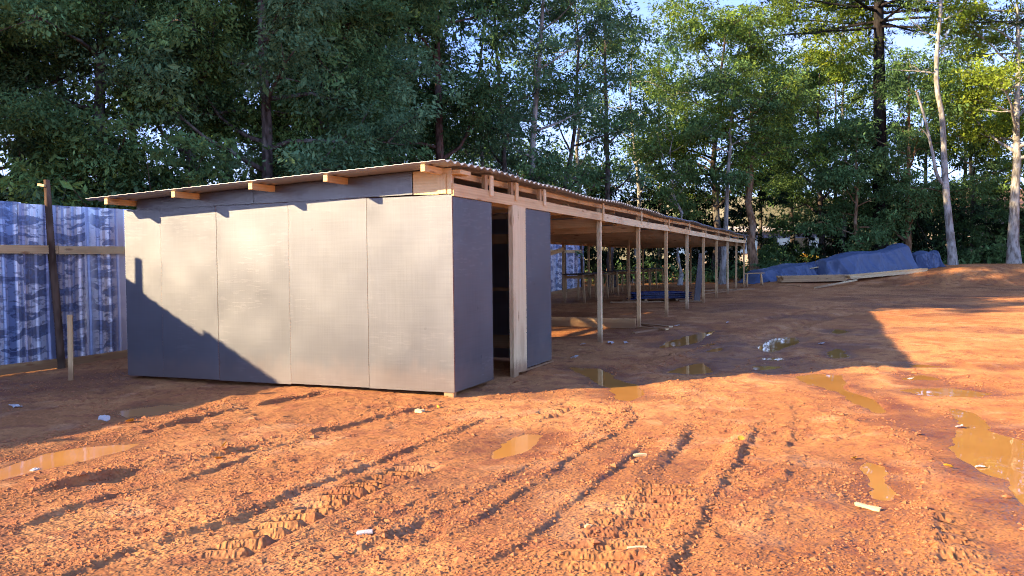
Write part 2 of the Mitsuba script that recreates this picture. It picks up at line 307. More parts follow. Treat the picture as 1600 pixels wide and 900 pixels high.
def relief(x, y):
    """the ground's height above its even base: rolling, ruts, tread marks, crumbs."""
    x, y = x.ravel(), y.ravel()
    fine = 1 - ss(9, 22, y)
    z = 0.10 * N2(x, y, 0.45, 1) * (0.4 + 0.6 * ss(12, 6, y)) + 0.055 * N2(x, y, 1.7, 2)
    near = (y < 26) & (y > 2) & (np.abs(x) < 14)
    xn, yn, fn = x[near], y[near], fine[near]
    stretch = N2(xn * 0.8 + yn * 0.25, yn * 0.45, 6.0, 3)
    rough = 0.5 + 1.2 * ss(-0.1, 0.15, N2(xn, yn, 0.9, 8))
    fn = fn * (1 - 0.72 * smooth_mask(xn, yn))
    z[near] += fn * (0.034 * stretch * rough + 0.024 * N2(xn, yn, 11.0, 4) * rough + 0.024 * N2(xn, yn, 24.0, 5, 2) * rough)
    def add(name, reach, fn):
        i, d, s, e = rut_coords(x, y, RUTS[name], reach)
        z[i] += e * fn(d, s, x[i], y[i])
    def breaks(s, f, seed): return np.clip(0.30 + 4.2 * (meshkit.fbm(np.c_[s * f, np.full_like(s, 0.5), np.full_like(s, seed)], 3, seed) - 0.42), 0.0, 1.3)
    def tread(depth, lug, w, period, skew, seed, keep=1.0):
        def fn(d, s, xx, yy):
            d = d + 0.02 * np.sin(s * 2.1 + seed)
            inside = ss(w, w - 0.05, np.abs(d))
            ph = (s + skew * d + 0.05 * np.sin(s * 3.3 + seed) + 0.05 * (meshkit.noise(np.c_[xx * 6, yy * 6, 0 * xx + seed], seed) - 0.5)) / period
            cell = np.floor(ph); ph = ph - cell
            amp = 0.55 + 0.9 * ((np.sin(cell * 12.9898 + seed) * 43758.5453) % 1.0)
            lugs = ss(0.14, 0.26, ph) * ss(0.66, 0.52, ph) * amp
            br = np.clip(breaks(s, 0.55, seed) * 1.4, 0.35, 1)
            return -depth * inside + lug * inside * lugs * br * ss(-w * 0.75, -w * 0.45, d) + 0.009 * np.exp(-((np.abs(d) - w - 0.04) / 0.05) ** 2) * breaks(s, 2.3, seed + 3)
        return fn
    def edge(h, drop, wl, wr, seed, jag=0.03):
        def fn(d, s, xx, yy):
            d = d + jag * (meshkit.fbm(np.c_[s * 7, np.full_like(s, 0.2), np.full_like(s, seed)], 4, seed) - 0.5) * 1.6
            b = 0.45 + 0.6 * breaks(s, 1.6, seed)
            left = h * ss(-0.018, 0.02, d) * np.exp(-(np.maximum(d - 0.04, 0) / wl) ** 1.5)
            right = -drop * ss(0.012, -0.022, d) * ss(-wr, -wr + 0.18, d)
            return b * left + right * (0.5 + 0.5 * b)
        return fn
    add('tread1', 0.6, tread(0.026, 0.040, 0.15, 0.135, 0.40, 1))
    add('edge2', 0.8, edge(0.018, 0.006, 0.16, 0.55, 2))
    add('edge2b', 0.8, edge(0.016, 0.007, 0.12, 0.5, 3))
    add('edge3', 0.9, edge(0.021, 0.005, 0.10, 0.4, 4, 0.06))
    i, d, s, e = rut_coords(x, y, RUTS['edge3'], 0.7)
    t = ss(0.12, 0.2, d) * ss(0.62, 0.5, d); ph = (s + 0.35 * d + 0.05 * np.sin(s * 4)) / 0.17; ph -= np.floor(ph)
    z[i] += e * t * (-0.03 + 0.036 * ss(0.1, 0.4, ph) * ss(0.9, 0.6, ph) * breaks(s, 0.9, 31))
    add('edge4', 0.9, edge(0.024, 0.012, 0.14, 0.45, 5, 0.03))
    i, d, s, e = rut_coords(x, y, RUTS['edge4'], 0.5)
    t = ss(0.04, -0.02, d) * ss(-0.42, -0.3, d); ph = (s + 0.35 * d) / 0.2; ph -= np.floor(ph)
    z[i] += e * t * 0.048 * ss(0.1, 0.3, ph) * ss(0.85, 0.65, ph) * ss(-0.4, 0.0, d)
    add('edge5', 0.8, edge(0.017, 0.008, 0.12, 0.42, 6, 0.06))
    add('edge6', 0.6, edge(0.014, 0.006, 0.12, 0.3, 15, 0.05))
    add('edge7', 0.6, edge(0.017, 0.006, 0.14, 0.3, 16, 0.06))
    add('edge8', 0.6, edge(0.010, 0.008, 0.14, 0.3, 17, 0.04))
    add('edge9', 0.6, edge(0.016, 0.006, 0.12, 0.3, 18, 0.06))
    add('edge10', 0.6, edge(0.010, 0.005, 0.14, 0.3, 19, 0.06))
    add('l1', 0.6, edge(0.045, 0.008, 0.12, 0.3, 7, 0.06))
    add('l2', 0.5, edge(0.030, 0.014, 0.10, 0.25, 8, 0.05))
    add('l3', 0.6, edge(0.020, 0.014, 0.16, 0.35, 9, 0.06))
    add('l4', 0.6, edge(0.024, 0.014, 0.12, 0.3, 10, 0.06))
    add('far1', 0.8, tread(0.045, 0.02, 0.24, 0.3, 0.2, 11))
    add('far2', 0.8, tread(0.040, 0.02, 0.22, 0.3, 0.2, 12))
    add('far3', 0.8, tread(0.040, 0.02, 0.22, 0.3, 0.2, 13))
    return z
_pud = {}
for k_, pts in PUDDLES.items():
    poly = sg.Polygon(pts).buffer(0)
    poly = poly.buffer(-0.04).buffer(0.04) if poly.area > 0.3 else poly
    if k_ == 'K': poly = poly.buffer(-0.16)
    if poly.geom_type != 'Polygon': poly = max(poly.geoms, key=lambda g: g.area)
    c = poly.representative_point()
    a = np.array(poly.exterior.coords)
    base = ground_base(a[:, 0], a[:, 1])
    _pud[k_] = (poly, float(base.mean()) - 0.028)
    a = np.array(shapely.segmentize(poly.exterior, 0.04).coords); ax_ = a - a.mean(0); w_, e_ = np.linalg.eigh(ax_.T @ ax_); t_ = ax_ @ e_[:, 1]
    n_ = int(min(6, max(1, round(math.sqrt(w_[1] / max(w_[0], 1e-6))))))
    for q_ in np.linspace(t_.min(), t_.max(), 2 * n_ + 1)[1::2]:
        near_ = np.abs(t_ - q_) < (t_.max() - t_.min()) / n_
        c_ = a[near_].mean(0); WET.append((float(c_[0]), float(c_[1]), float(0.8 * np.abs((a[near_] - c_) @ e_[:, 0]).max())))
def ground_height(x, y):
    shp = np.shape(x); x, y = np.ravel(np.asarray(x, float)), np.ravel(np.asarray(y, float))
    z = ground_base(x, y) + relief(x, y)
    wob = 0.26 * N2(x, y, 2.6, 21) + 0.10 * N2(x, y, 9.0, 22)
    for poly, lev in _pud.values():
        x0, y0, x1, y1 = poly.bounds
        i = np.nonzero((x > x0 - 0.7) & (x < x1 + 0.7) & (y > y0 - 0.7) & (y < y1 + 0.7))[0]
        if not len(i): continue
        pts = shapely.points(x[i], y[i])
        sd = shapely.distance(poly, pts)
        ins = shapely.contains(poly, pts)
        sd = np.where(ins, -shapely.distance(poly.exterior, pts), sd) + wob[i] - 0.02
        inside = lev + 0.002 - 0.05 * ss(0.0, 0.25, -sd) - 0.04 * np.clip(-sd, 0, 0.1)
        lip = ss(0.0, 0.6, sd)
        shore = lev + 0.002 + 0.03 * np.clip(sd, 0, 0.6) + (np.maximum(z[i], lev + 0.01) - lev) * lip
        w = ss(0.75, 0.45, sd)
        z[i] = np.where(sd < 0, inside, z[i] * (1 - w) + np.maximum(shore, lev + 0.003) * w)
    # no ground pokes through the panels' foot: keep it low under the walls
    return z.reshape(shp)
def axis_x():
    fine = np.arange(-6.2, 7.0, 0.023)
    left, right, st = [fine[0]], [fine[-1]], 0.022
    while left[-1] > -700:
        st *= 1.045; left.append(left[-1] - st); right.append(right[-1] + st)
    return np.r_[np.array(left[1:])[::-1], fine, np.array(right[1:])]
def axis_y():
    out, y = [], 3.1
    while y < 46: out.append(y); y += max(0.013, 0.0043 * y)
    st = 0.2
    while y < 900: out.append(y); y += st; st *= 1.06
    back, st, y = [], 0.02, 3.1
    while y > -60: y -= st; st *= 1.12; back.append(y)
    return np.r_[np.array(back)[::-1], out]
gx, gy = axis_x(), axis_y()
GX, GY = np.meshgrid(gx, gy)
GZ = ground_height(GX, GY)
nx, ny = len(gx), len(gy)
ii = (np.arange(ny - 1)[:, None] * nx + np.arange(nx - 1)[None]).ravel()
gf = np.vstack([np.c_[ii, ii + 1, ii + nx + 1], np.c_[ii, ii + nx + 1, ii + nx]])
put('ground', mikit.ply((np.c_[GX.ravel(), GY.ravel(), GZ.ravel()], gf), 'soil', smooth=True), kind='structure', label='bare red clay yard churned by tyre ruts')
from scipy.interpolate import RegularGridInterpolator
_gi = RegularGridInterpolator((gy, gx), GZ, bounds_error=False, fill_value=0.0)
def gh(x, y): return float(_gi((y, x)))
def ghv(x, y): return _gi(np.c_[y, x])
for k_, (poly, lev) in _pud.items():
    big = poly.buffer(0.16).simplify(0.01)
    v2, f2 = trimesh.creation.triangulate_polygon(big, engine='earcut')
    put('puddle', mikit.ply((np.c_[v2, np.full(len(v2), lev)], f2 if np.cross(v2[f2[0, 1]] - v2[f2[0, 0]], v2[f2[0, 2]] - v2[f2[0, 0]]) > 0 else f2[:, ::-1]), 'muddy_water'), kind='structure')
# crumbs of soil
def clods(n, seed):
    r = np.random.default_rng(seed)
    y = 3.1 * (12.5 / 3.1) ** r.random(n * 3); x = (r.random(n * 3) - 0.5) * 1.45 * y
    dens = meshkit.fbm(np.c_[x * 1.1, y * 1.1, np.zeros_like(x)], 3, 40) + 0.5 * (meshkit.fbm(np.c_[x * 7, y * 7, np.zeros_like(x)], 2, 41) - 0.5)
    keep = np.nonzero(dens + 0.25 * (r.random(n * 3) - 0.5) > 0.49)[0][:n]
    x, y = x[keep], y[keep]
    ex, ey = [], []
    for name, m_ in (('edge2', 700), ('edge2b', 600), ('edge3', 800), ('edge4', 500), ('edge5', 800), ('l1', 350), ('l2', 200), ('l3', 350), ('l4', 300), ('edge6', 350), ('edge7', 450), ('edge9', 300), ('edge8', 300), ('tread1', 700)):
        q, t, s_ = resample(RUTS[name]); k = r.integers(0, len(q), m_)
        off = (r.normal(0.05, 0.09, m_) if name != 'tread1' else r.choice([-1, 1], m_) * r.normal(0.23, 0.04, m_))
        ex.append(q[k, 0] - t[k, 1] * off + r.normal(0, 0.015, m_)); ey.append(q[k, 1] + t[k, 0] * off)
    n_e = sum(map(len, ex)); x, y = np.r_[x, np.concatenate(ex)], np.r_[y, np.concatenate(ey)]
    is_e = np.arange(len(x)) >= len(x) - n_e
    uu = (np.c_[x, y] - C0[:2]) @ U[:2]; vv = (np.c_[x, y] - C0[:2]) @ V[:2]
    ok = ~((uu > -0.05) & (uu < 4.9) & (vv > -0.03))
    pts = shapely.points(x, y)
    for poly, lev in _pud.values(): ok &= shapely.distance(poly, pts) > 0.03
    ok &= (smooth_mask(x, y) < 0.35) | is_e
    x, y, is_e = x[ok], y[ok], is_e[ok]; n = len(x)
    size = np.clip(np.exp(r.normal(-5.05, 0.45, n)), 0.003, 0.028) * (0.75 + 0.035 * y) * np.where(is_e, 1.25, 1.0)
    bv = np.array([[1, 0, 0], [-1, 0, 0], [0, 1, 0], [0, -1, 0], [0, 0, 1], [0, 0, -1.0]]); bf = np.array([[0, 2, 4], [2, 1, 4], [1, 3, 4], [3, 0, 4], [2, 0, 5], [1, 2, 5], [3, 1, 5], [0, 3, 5]])
    vs = bv[None] * (0.7 + 0.6 * r.random((n, 6, 1))) * size[:, None, None] * np.array([1, 1, 0.72])
    a = r.random(n) * 6.28; ca, sa = np.cos(a)[:, None], np.sin(a)[:, None]
    st = 1 + 0.6 * r.random((n, 1))
    X, Y = vs[..., 0] * st, vs[..., 1]
    vs = np.stack([X * ca - Y * sa + x[:, None], X * sa + Y * ca + y[:, None], vs[..., 2] + (ghv(x, y) + size * 0.15)[:, None]], -1)
    return vs.reshape(-1, 3), (bf[None] + 6 * np.arange(n)[:, None, None]).reshape(-1, 3)
put('soil_crumbs', mikit.ply(clods(22000, 3), 'clod_soil'), kind='stuff', label='loose crumbs of red clay strewn over the yard')
#@@END

#@@SHED
# ------------------------------------------------------------------ the long open shed with its boarded front room
shed = thing('site_shed', 'long open timber lean-to with its front room boarded in dark plywood', 'shed')
def roof_z(u, v): return 2.577 - 0.038 * (u + 0.1) + 0.004 * max(0, v) + 0.018 * math.sin(v * 0.83 + 1.0) * min(1, max(0, v / 4)) + 0.010 * math.sin(v * 2.1)
def panel(name, p, a, w, n, z0, z1, parent, label=None, mat='film_ply', t=0.014):
    """upright plywood panel: p its foot at one side, a the direction of its width w, n the outward normal."""
    c = np.asarray(p) + a * w / 2 - n * t / 2; c = c.copy(); c[2] = (z0 + z1) / 2
    h = z1 - z0
    ax, ay, az = Zv * h / 2, n * t / 2, a * w / 2
    v, f, uv = beam_arrays(c, ax, ay, az)
    uv[8:16, 0] += 200                                         # the cut edges show bare wood
    return put(name, mikit.ply((v, f), mat, uv=uv), parent, label=label)
g = 0.002
us = [0.0, 1.1, 2.2, 3.3, 4.22, 4.845]
for i in range(5):
    dz = (0.0, 0.006, -0.004, 0.003, 0.0)[i]
    dn = (0.0, 0.002, 0.0, 0.003, 0.001)[i]
    panel('wall_panel', P(us[i] + g, -dn, 0), U, us[i + 1] - us[i] - 2 * g, -V, 0.05 + dz, 2.25 + dz, shed)
panel('wall_panel', P(0.0, 0.017, 0), V, 1.083, -U, 0.05, 2.25, shed)
panel('wall_panel', P(0.0, 2.205, 0), V, 1.095, -U, 0.05, 2.25, shed)
for v0 in (0.017, 1.11, 2.21): panel('wall_panel', P(4.845, v0, 0), V, 1.09, U, 0.05, 2.25, shed)
for i in range(5): panel('partition_panel', P(us[i] + g + (0.018 if i == 0 else 0), 3.318, 0), U, us[i + 1] - us[i] - 2 * g - (0.018 if i in (0,) else 0) - (0.02 if i == 4 else 0), V, 0.05, 2.25, shed)
# offcuts over the wall
def wedge(u0, u1, zb0, zb1, v, mat, label):
    zt0, zt1 = roof_z(u0, -0.02) - 0.03, roof_z(u1, -0.02) - 0.03
    q = [P(u0, v, zb0), P(u1, v, zb1), P(u1, v, zt1), P(u0, v, zt0)]
    b = [x + V * 0.012 for x in q]
    vs = np.array(q + b)
    fs = np.array([[0, 1, 2], [0, 2, 3], [5, 4, 7], [5, 7, 6], [4, 0, 3], [4, 3, 7], [1, 5, 6], [1, 6, 2], [3, 2, 6], [3, 6, 7], [4, 5, 1], [4, 1, 0]])[:, ::-1]
    uv = np.array([[z, u] for u, z in ((u0, zb0), (u1, zb1), (u1, zt1), (u0, zt0))] * 2) * [1, 1] + [3, 7]
    if mat != 'film_ply': uv = uv[:, ::-1]
    put('cover_strip', mikit.ply((vs, fs), mat, uv=uv), shed, label=label)
wedge(0.488, 2.70, 2.268, 2.250, -0.016, 'film_ply', None)
wedge(2.705, 4.60, 2.252, 2.244, -0.017, 'film_ply', None)
wedge(0.006, 0.484, 2.254, 2.266, -0.002, 'pine_pale', 'bare pale plywood offcut at the top corner')
# front room posts and rails
timber('post', P(0.055, 0.055, -0.1), P(0.055, 0.055, 2.50), 0.07, 0.07, 'pine_new', shed)
timber('wedge_block', P(0.03, 0.06, 0.045), P(0.14, 0.06, 0.045), 0.085, 0.085, 'pine_pale', shed, side=V, label='pale block of wood under the front corner')
timber('corner_cap', P(-0.02, 0.02, 2.500), P(-0.02, 0.30, 2.500), 0.15, 0.045, 'pine_new', shed)
timber('corner_block', P(0.02, -0.012, 2.258), P(0.02, -0.012, 2.478), 0.045, 0.02, 'pine_pale', shed)
timber('corner_block', P(0.115, -0.012, 2.262), P(0.115, -0.012, 2.478), 0.10, 0.02, 'pine_pale', shed)
timber('door_post', P(0.0, 1.80, -0.06), P(0.0, 1.80, 2.25), 0.060, 0.155, 'pine_pale', shed)
timber('door_board', P(-0.010, 2.040, 0.035), P(-0.010, 2.040, 2.245), 0.034, 0.318, 'pine_pale', shed)
timber('post', P(0.06, 3.26, -0.06), P(0.06, 3.26, 2.25), 0.07, 0.07, 'pine_old', shed)
for z, h in ((0.30, 0.20), (1.10, 0.05), (1.86, 0.15), (2.20, 0.08)):
    timber('rail', P(0.1, 3.285, z), P(4.8, 3.285, z), 0.025, h, 'pine_old', shed, side=V)
timber('sill_board', P(0.005, 2.03, 0.028), P(0.005, 3.34, 0.022), 0.05, 0.02, 'pine_old', shed)
for z, h in ((1.1, 0.05), (2.1, 0.08), (0.3, 0.1)):
    timber('rail', P(0.12, 0.028, z), P(4.8, 0.028, z), 0.025, h, 'pine_old', shed, side=V)
# posts
PV = [6.111 + 3.082 * k for k in range(9)]
bz = [2.235, 2.246, 2.246, 2.279, 2.277, 2.29, 2.284, 2.31, 2.328, 2.366]
beam_v = [-0.01] + PV
for k in range(9):
    zb = gh(*P(0, PV[k], 0)[:2]) - 0.12
    lean = _rng.normal(0, 0.012, 2)
    timber('post', P(0.045 + lean[0], PV[k] + lean[1], zb), P(0.045, PV[k], 2.47 + 0.01 * k), 0.072, 0.078, 'pine_new' if k % 3 else 'pine_pale', shed)
for k in range(9):
    a, b = beam_v[k] + 0.002, beam_v[k + 1] + (0.06 if k == 8 else -0.002)
    timber('header_beam', P(-0.012, a, bz[k] + 0.068), P(-0.012, b, bz[k + 1] + 0.068), 0.03, 0.135, 'pine_new' if k in (0, 3, 6) else 'pine_pale', shed)
bv = [1.02, 1.86, 2.95] + PV
for i, v in enumerate(bv):
    zt = roof_z(0.0, v) - 0.035
    b0 = np.interp(v, beam_v, bz)
    full = v in (PV[0],)
    timber('strut_block', P(-0.036, v, b0 + (0.0 if full else 0.075)), P(-0.036, v, zt), 0.018, 0.10 if i < 4 else 0.08, 'pine_new' if i % 2 else 'pine_pale', shed)
    if i < 3: timber('strut_block', P(0.012, v - 0.09, b0 + 0.137), P(0.012, v - 0.09, zt), 0.05, 0.08, 'pine_old', shed)
# back row, transverse beams, purlins
for k in range(9):
    q = P(4.80, PV[k], 0); zb = gh(*q[:2]) - 0.12
    timber('post', P(4.80 + _rng.normal(0, 0.02), PV[k], zb), P(4.80, PV[k], 2.36), 0.075, 0.075, 'pine_old', shed)
    if k % 2 == 0:
        q = P(2.5, PV[k], 0); zb = gh(*q[:2]) - 0.12
        if k >= 4: timber('post', P(2.5, PV[k], zb), P(2.5, PV[k], 2.38), 0.07, 0.07, 'pine_old', shed)
    za = 2.19 + 0.012 * k
    timber('tie_beam', P(0.01, PV[k] + 0.058, za + 0.03), P(4.9, PV[k] + 0.058, za), 0.028, 0.15, 'pine_new' if k < 2 else 'pine_old', shed, side=V)
for k in range(10):
    a, b = ([3.32] + PV)[k if k < 9 else 8], (PV + [PV[-1] + 0.3])[k if k < 9 else 9]
    if b - a > 0.5: timber('back_plate', P(4.855, a + 0.003, 2.17 + 0.01 * k), P(4.855, b - 0.003, 2.18 + 0.01 * k), 0.03, 0.14, 'pine_old', shed)
timber('brace', P(4.74, PV[2] + 0.3, 1.25), P(4.74, PV[3] + 2.9, 2.0), 0.03, 0.13, 'pine_pale', shed)
pu = [0.13, 1.36, 2.40, 3.57, 4.68]
ends = [-0.43] + [PV[k] for k in (0, 1, 2, 3, 4, 5, 6, 7)] + [PV[8] + 0.35]
for j, u in enumerate(pu):
    for k in range(len(ends) - 1):
        a, b = ends[k] + (0.0 if k == 0 else 0.002), ends[k + 1] - 0.002
        z0, z1 = roof_z(u, a) - 0.057, roof_z(u, b) - 0.057
        du = (-0.0, 0.012, -0.014, 0.006, 0.02)[j] * (k % 2)
        timber('purlin', P(u + du, a, z0), P(u + du, b, z1), 0.055 if j else 0.05, 0.072, 'pine_new', shed)
# intermediate rafters under the sheets
for k in range(9):
    v = (([1.6] + PV)[k] + PV[k]) / 2 if k else 4.7
    timber('rafter', P(0.16, v, roof_z(0.16, v) - 0.125), P(4.9, v, roof_z(4.9, v) - 0.125), 0.028, 0.06, 'pine_old', shed, side=V)
# corrugated sheets, one by one
def roof_sheet(v0, v1, lift):
    n = 84; t = np.linspace(v0, v1, n + 1)
    wave = 0.017 * np.sin(t / 0.176 * 2 * math.pi)
    u_ = np.linspace(-0.14, 5.02, 7)
    uo = _rng.normal(0, 0.008)
    top = np.array([[P(uu + uo, v, roof_z(uu, v) + w + lift) for v, w in zip(t, wave)] for uu in u_])
    m = n + 1; a = top.reshape(-1, 3); b = a - Zv * 0.004
    idx = np.arange(len(a)).reshape(len(u_), m)
    q = lambda I, J, K, L: np.vstack([np.c_[I, J, K], np.c_[I, K, L]])
    A, B, C_, D = (x.ravel() for x in (idx[:-1, :-1], idx[:-1, 1:], idx[1:, 1:], idx[1:, :-1]))
    N = len(a)
    fs = [q(A, D, C_, B)[:, ::-1], q(A, B, C_, D)[:, ::-1] + N]
    for e in (idx[0], idx[-1], idx[:, 0], idx[:, -1]): fs.append(q(e[:-1], e[1:], e[1:] + N, e[:-1] + N))
    uv = np.array([[uu, v] for uu in u_ for v in t])
    put('roof_sheet', mikit.ply((np.vstack([a, b]), np.vstack(fs)), 'zinc', uv=np.vstack([uv, uv])), shed)
nv = int((PV[8] + 0.55 + 0.45) / 1.056)
for i in range(nv):
    v0 = -0.45 + i * 1.056
    roof_sheet(v0, v0 + 1.10, 0.004 * (i % 2))
# low edge board across the first open bay, loose sticks
timber('plank', P(0.095, 9.13, 0.17), P(4.3, 9.13, 0.19), 0.03, 0.21, 'pine_new', side=V, label='wide pine plank standing on edge across the open shed behind the front room', cat='plank')
#@@END

#@@YARD
# ------------------------------------------------------------------ fence of printed tin sheets along the left side
fence = thing('tin_fence', 'tall boundary fence of blue and white printed tin sheets on timber posts and rails', 'fence')
FU = 6.85
def fence_sheet(v0, v1):
    # trapezoid ribs every 0.2 m
    prof = []
    v = v0
    while v < v1 - 1e-6:
        for a, d in ((0.0, 0.0), (0.055, 0.0), (0.075, 0.024), (0.105, 0.024), (0.125, 0.0)):
            if v + a <= v1: prof.append((v + a, d))
        v += 0.183
    prof.append((v1, 0.0))
    zt = 2.38 + _rng.normal(0, 0.025)
    tilt = _rng.normal(0, 0.006)
    lift = 0.012 * (int(round(v0 / 1.06)) % 2)
    rows = []
    for z in np.linspace(0, 1, 5):
        rows.append([P(FU - d - lift + 0.012 * math.sin(z * 5 + v0 * 3), v + tilt * z * 2.3, gb + z * zt) for v, d in prof for gb in (gz(*P(FU, v, 0)[:2]) + 0.03,)])
    a = np.array(rows).reshape(-1, 3); m = len(prof)
    idx = np.arange(len(a)).reshape(5, m)
    A, B, C_, D = (x.ravel() for x in (idx[:-1, :-1], idx[:-1, 1:], idx[1:, 1:], idx[1:, :-1]))
    f = np.vstack([np.c_[A, B, C_], np.c_[A, C_, D]])
    o = 3.7 * round(v0 / 1.06)
    uv = np.array([[v + o, z * zt] for z in np.linspace(0, 1, 5) for v, d in prof])
    put('tin_sheet', mikit.ply((a, f), 'printed_tin', uv=uv), fence)
v = -9.54
while v < 27.0:
    fence_sheet(v, v + 1.10); v += 1.06
FUI = FU - 0.065
fv = [-9.8 + 2.67 * k - 0.02 for k in range(0, 15)]
fposts = [-7.45, -4.78, -2.11, 0.57, 3.25, 5.95, 8.6, 11.3, 14.0, 16.7, 19.4, 22.1, 24.8, 27.1]
def round_post(name, p0, p1, r0, r1, mat, parent, seed, n=9, sides=10):
    r = np.random.default_rng(seed)
    t = np.linspace(0, 1, n)[:, None]
    c = np.asarray(p0) * (1 - t) + np.asarray(p1) * t
    c[:, :2] += np.cumsum(r.normal(0, 0.006, (n, 2)), 0)
    rad = (r0 + (r1 - r0) * t[:, 0]) * (1 + r.normal(0, 0.04, n))
    an = np.arange(sides) * 2 * math.pi / sides
    v = c[:, None] + rad[:, None, None] * np.stack([np.cos(an), np.sin(an), 0 * an], -1)[None]
    idx = np.arange(n * sides).reshape(n, sides); nxt = np.roll(idx, -1, 1)
    A, B, C_, D = (x.ravel() for x in (idx[:-1], nxt[:-1], nxt[1:], idx[1:]))
    f = np.vstack([np.c_[A, B, C_], np.c_[A, C_, D], [[idx[-1, 0], idx[-1, k], idx[-1, k + 1]] for k in range(1, sides - 1)]])
    return put(name, mikit.ply((v.reshape(-1, 3), f), mat, smooth=50), parent)
for k, v in enumerate(fposts):
    q = P(FUI - 0.02, v, 0); zb = gz(*q[:2])
    round_post('post', P(FUI - 0.0, v, zb - 0.2), P(FUI + 0.02, v - 0.12 * (k == 3), zb + (2.78 if k in (2, 3) else 2.5)), 0.058, 0.046, 'bark_post', fence, 100 + k)
    for z, h in ((0.07, 0.14), (1.76, 0.12)):
        if k < len(fposts) - 1:
            b = fposts[k + 1]; zn = gz(*P(FUI, b, 0)[:2])
            timber('rail', P(FUI + 0.015, v + 0.005, zb + z + _rng.normal(0, 0.012)), P(FUI + 0.015, b - 0.005, zn + z), 0.028, h, 'pine_new', fence)
timber('post_cleat', P(FUI + 0.0, 0.37, 2.70), P(FUI + 0.13, 0.37, 2.72), 0.03, 0.035, 'pine_new', fence, side=V)
timber('stake', [-5.846, 10.62, -0.1], [-5.86, 10.66, 0.87], 0.062, 0.03, 'pine_new', side=[1, 0.2, 0], label='short pine stake driven into the ground before the tin fence', cat='stake')

# ------------------------------------------------------------------ inside the shed
def bench(v0, v1, u0, u1, label):
    t = thing('workbench', label, 'workbench', 'workbenches at the back of the shed')
    z0 = np.mean([gh(*P((u0 + u1) / 2, v, 0)[:2]) for v in (v0, v1)])
    zt = z0 + 0.93
    n = 3; w = (u1 - u0) / n
    for i in range(n):
        u = u0 + w * (i + 0.5)
        timber('top_board', P(u, v0, zt), P(u, v1, zt + 0.012 * i), w - 0.006, 0.03, 'wood_dark', t)
    for v in (v0 + 0.25, (v0 + v1) / 2, v1 - 0.25):
        for u in (u0 + 0.05, u1 - 0.05):
            zb = gh(*P(u, v, 0)[:2]) - 0.05
            s = 0.05 if u > (u0 + u1) / 2 else -0.05
            timber('leg', P(u + s * 0.8, v + 0.04, zb), P(u, v, zt - 0.016), 0.06, 0.07, 'pine_old', t)
        timber('cross_rail', P(u0 + 0.03, v + 0.055, zt - 0.09), P(u1 - 0.03, v + 0.055, zt - 0.09), 0.03, 0.10, 'pine_old', t, side=V)
bench(17.2, 20.6, 3.75, 4.45, 'nearest dark topped workbench on pine legs at the back of the shed')
bench(22.0, 25.6, 3.85, 4.5, 'middle dark topped workbench on pine legs at the back of the shed')
bench(27.0, 30.5, 3.7, 4.35, 'farthest dark topped workbench on pine legs at the back of the shed')
st = thing('sheet_stack', 'low stack of blue roofing sheets lying under the shed', 'sheet stack')
r_ = np.random.default_rng(5)
for i in range(7):
    c = np.array([5.05, 27.6, gh(5.05, 27.6) + 0.10 + 0.032 * i]); c[:2] += r_.normal(0, 0.05, 2)
    d = np.array([1.0, 0.02 + r_.normal(0, 0.02), 0.004]); Lh = 1.02 + r_.normal(0, 0.05)
    side = np.cross(Zv, d)
    n = 40; t = np.linspace(-0.45, 0.45, n); wv = 0.010 * np.sin(t / 0.09 * 6.28)
    bend = np.linspace(-1, 1, 5)
    a = np.array([[c + d * Lh * s + side * tt + Zv * (w + 0.03 * s * s * (i % 2) - 0.03 * abs(s) ** 3) for tt, w in zip(t, wv)] for s in bend])
    a = a.reshape(-1, 3); idx = np.arange(len(a)).reshape(5, n)
    A, B, C_, D = (x.ravel() for x in (idx[:-1, :-1], idx[:-1, 1:], idx[1:, 1:], idx[1:, :-1]))
    f = np.vstack([np.c_[A, B, C_], np.c_[A, C_, D]])
    N = len(a); a2 = np.vstack([a, a - Zv * 0.012]); ff = [f, f[:, ::-1] + N]
    for e in (idx[0], idx[-1], idx[:, 0], idx[:, -1]): ff.append(np.vstack([np.c_[e[:-1], e[1:], e[1:] + N], np.c_[e[:-1], e[1:] + N, e[:-1] + N]]))
    put('sheet', mikit.ply((a2, np.vstack(ff)), 'blue_sheet'), st)
for i, (s_) in enumerate((-0.55, 0.5)):
    zz = gh(5.05, 27.5); timber('bearer', [5.05 + s_, 27.1, zz + 0.035], [5.05 + s_, 28.1, zz + 0.04], 0.08, 0.06, 'pine_old', st, side=[1, 0, 0])
def ground_plank(p0, p1, w, h, mat, label, cat='plank', group=None, dz0=0.0, dz1=0.0, roll=None):
    z0, z1 = gh(*p0), gh(*p1)
    zz = max(gh(p0[0] * (1 - t) + p1[0] * t, p0[1] * (1 - t) + p1[1] * t) - (z0 * (1 - t) + z1 * t) for t in np.linspace(0, 1, 9))
    d = np.array([p1[0] - p0[0], p1[1] - p0[1], 0]); side = np.cross(Zv, d)
    return timber('plank', [*p0, z0 + max(zz, 0) * 0.6 + h / 2 + dz0], [*p1, z1 + max(zz, 0) * 0.6 + h / 2 + dz1], w, h, mat, side=side, label=label, cat=cat, group=group)
ground_plank((3.25, 26.5), (5.0, 26.75), 0.2, 0.035, 'pine_pale', 'pale plank on the ground left of the blue sheet stack')
ground_plank((3.75, 27.4), (4.6, 27.3), 0.12, 0.05, 'pine_old', 'dull plank on the ground behind the pale one by the blue sheets')
ground_plank((5.55, 26.75), (6.35, 26.6), 0.12, 0.04, 'pine_pale', 'short plank on the ground right of the blue sheet stack')
ground_plank((2.72, 17.40), (3.22, 16.75), 0.10, 0.035, 'pine_new', 'loose pine board lying flat beside the foot of the second shed post')
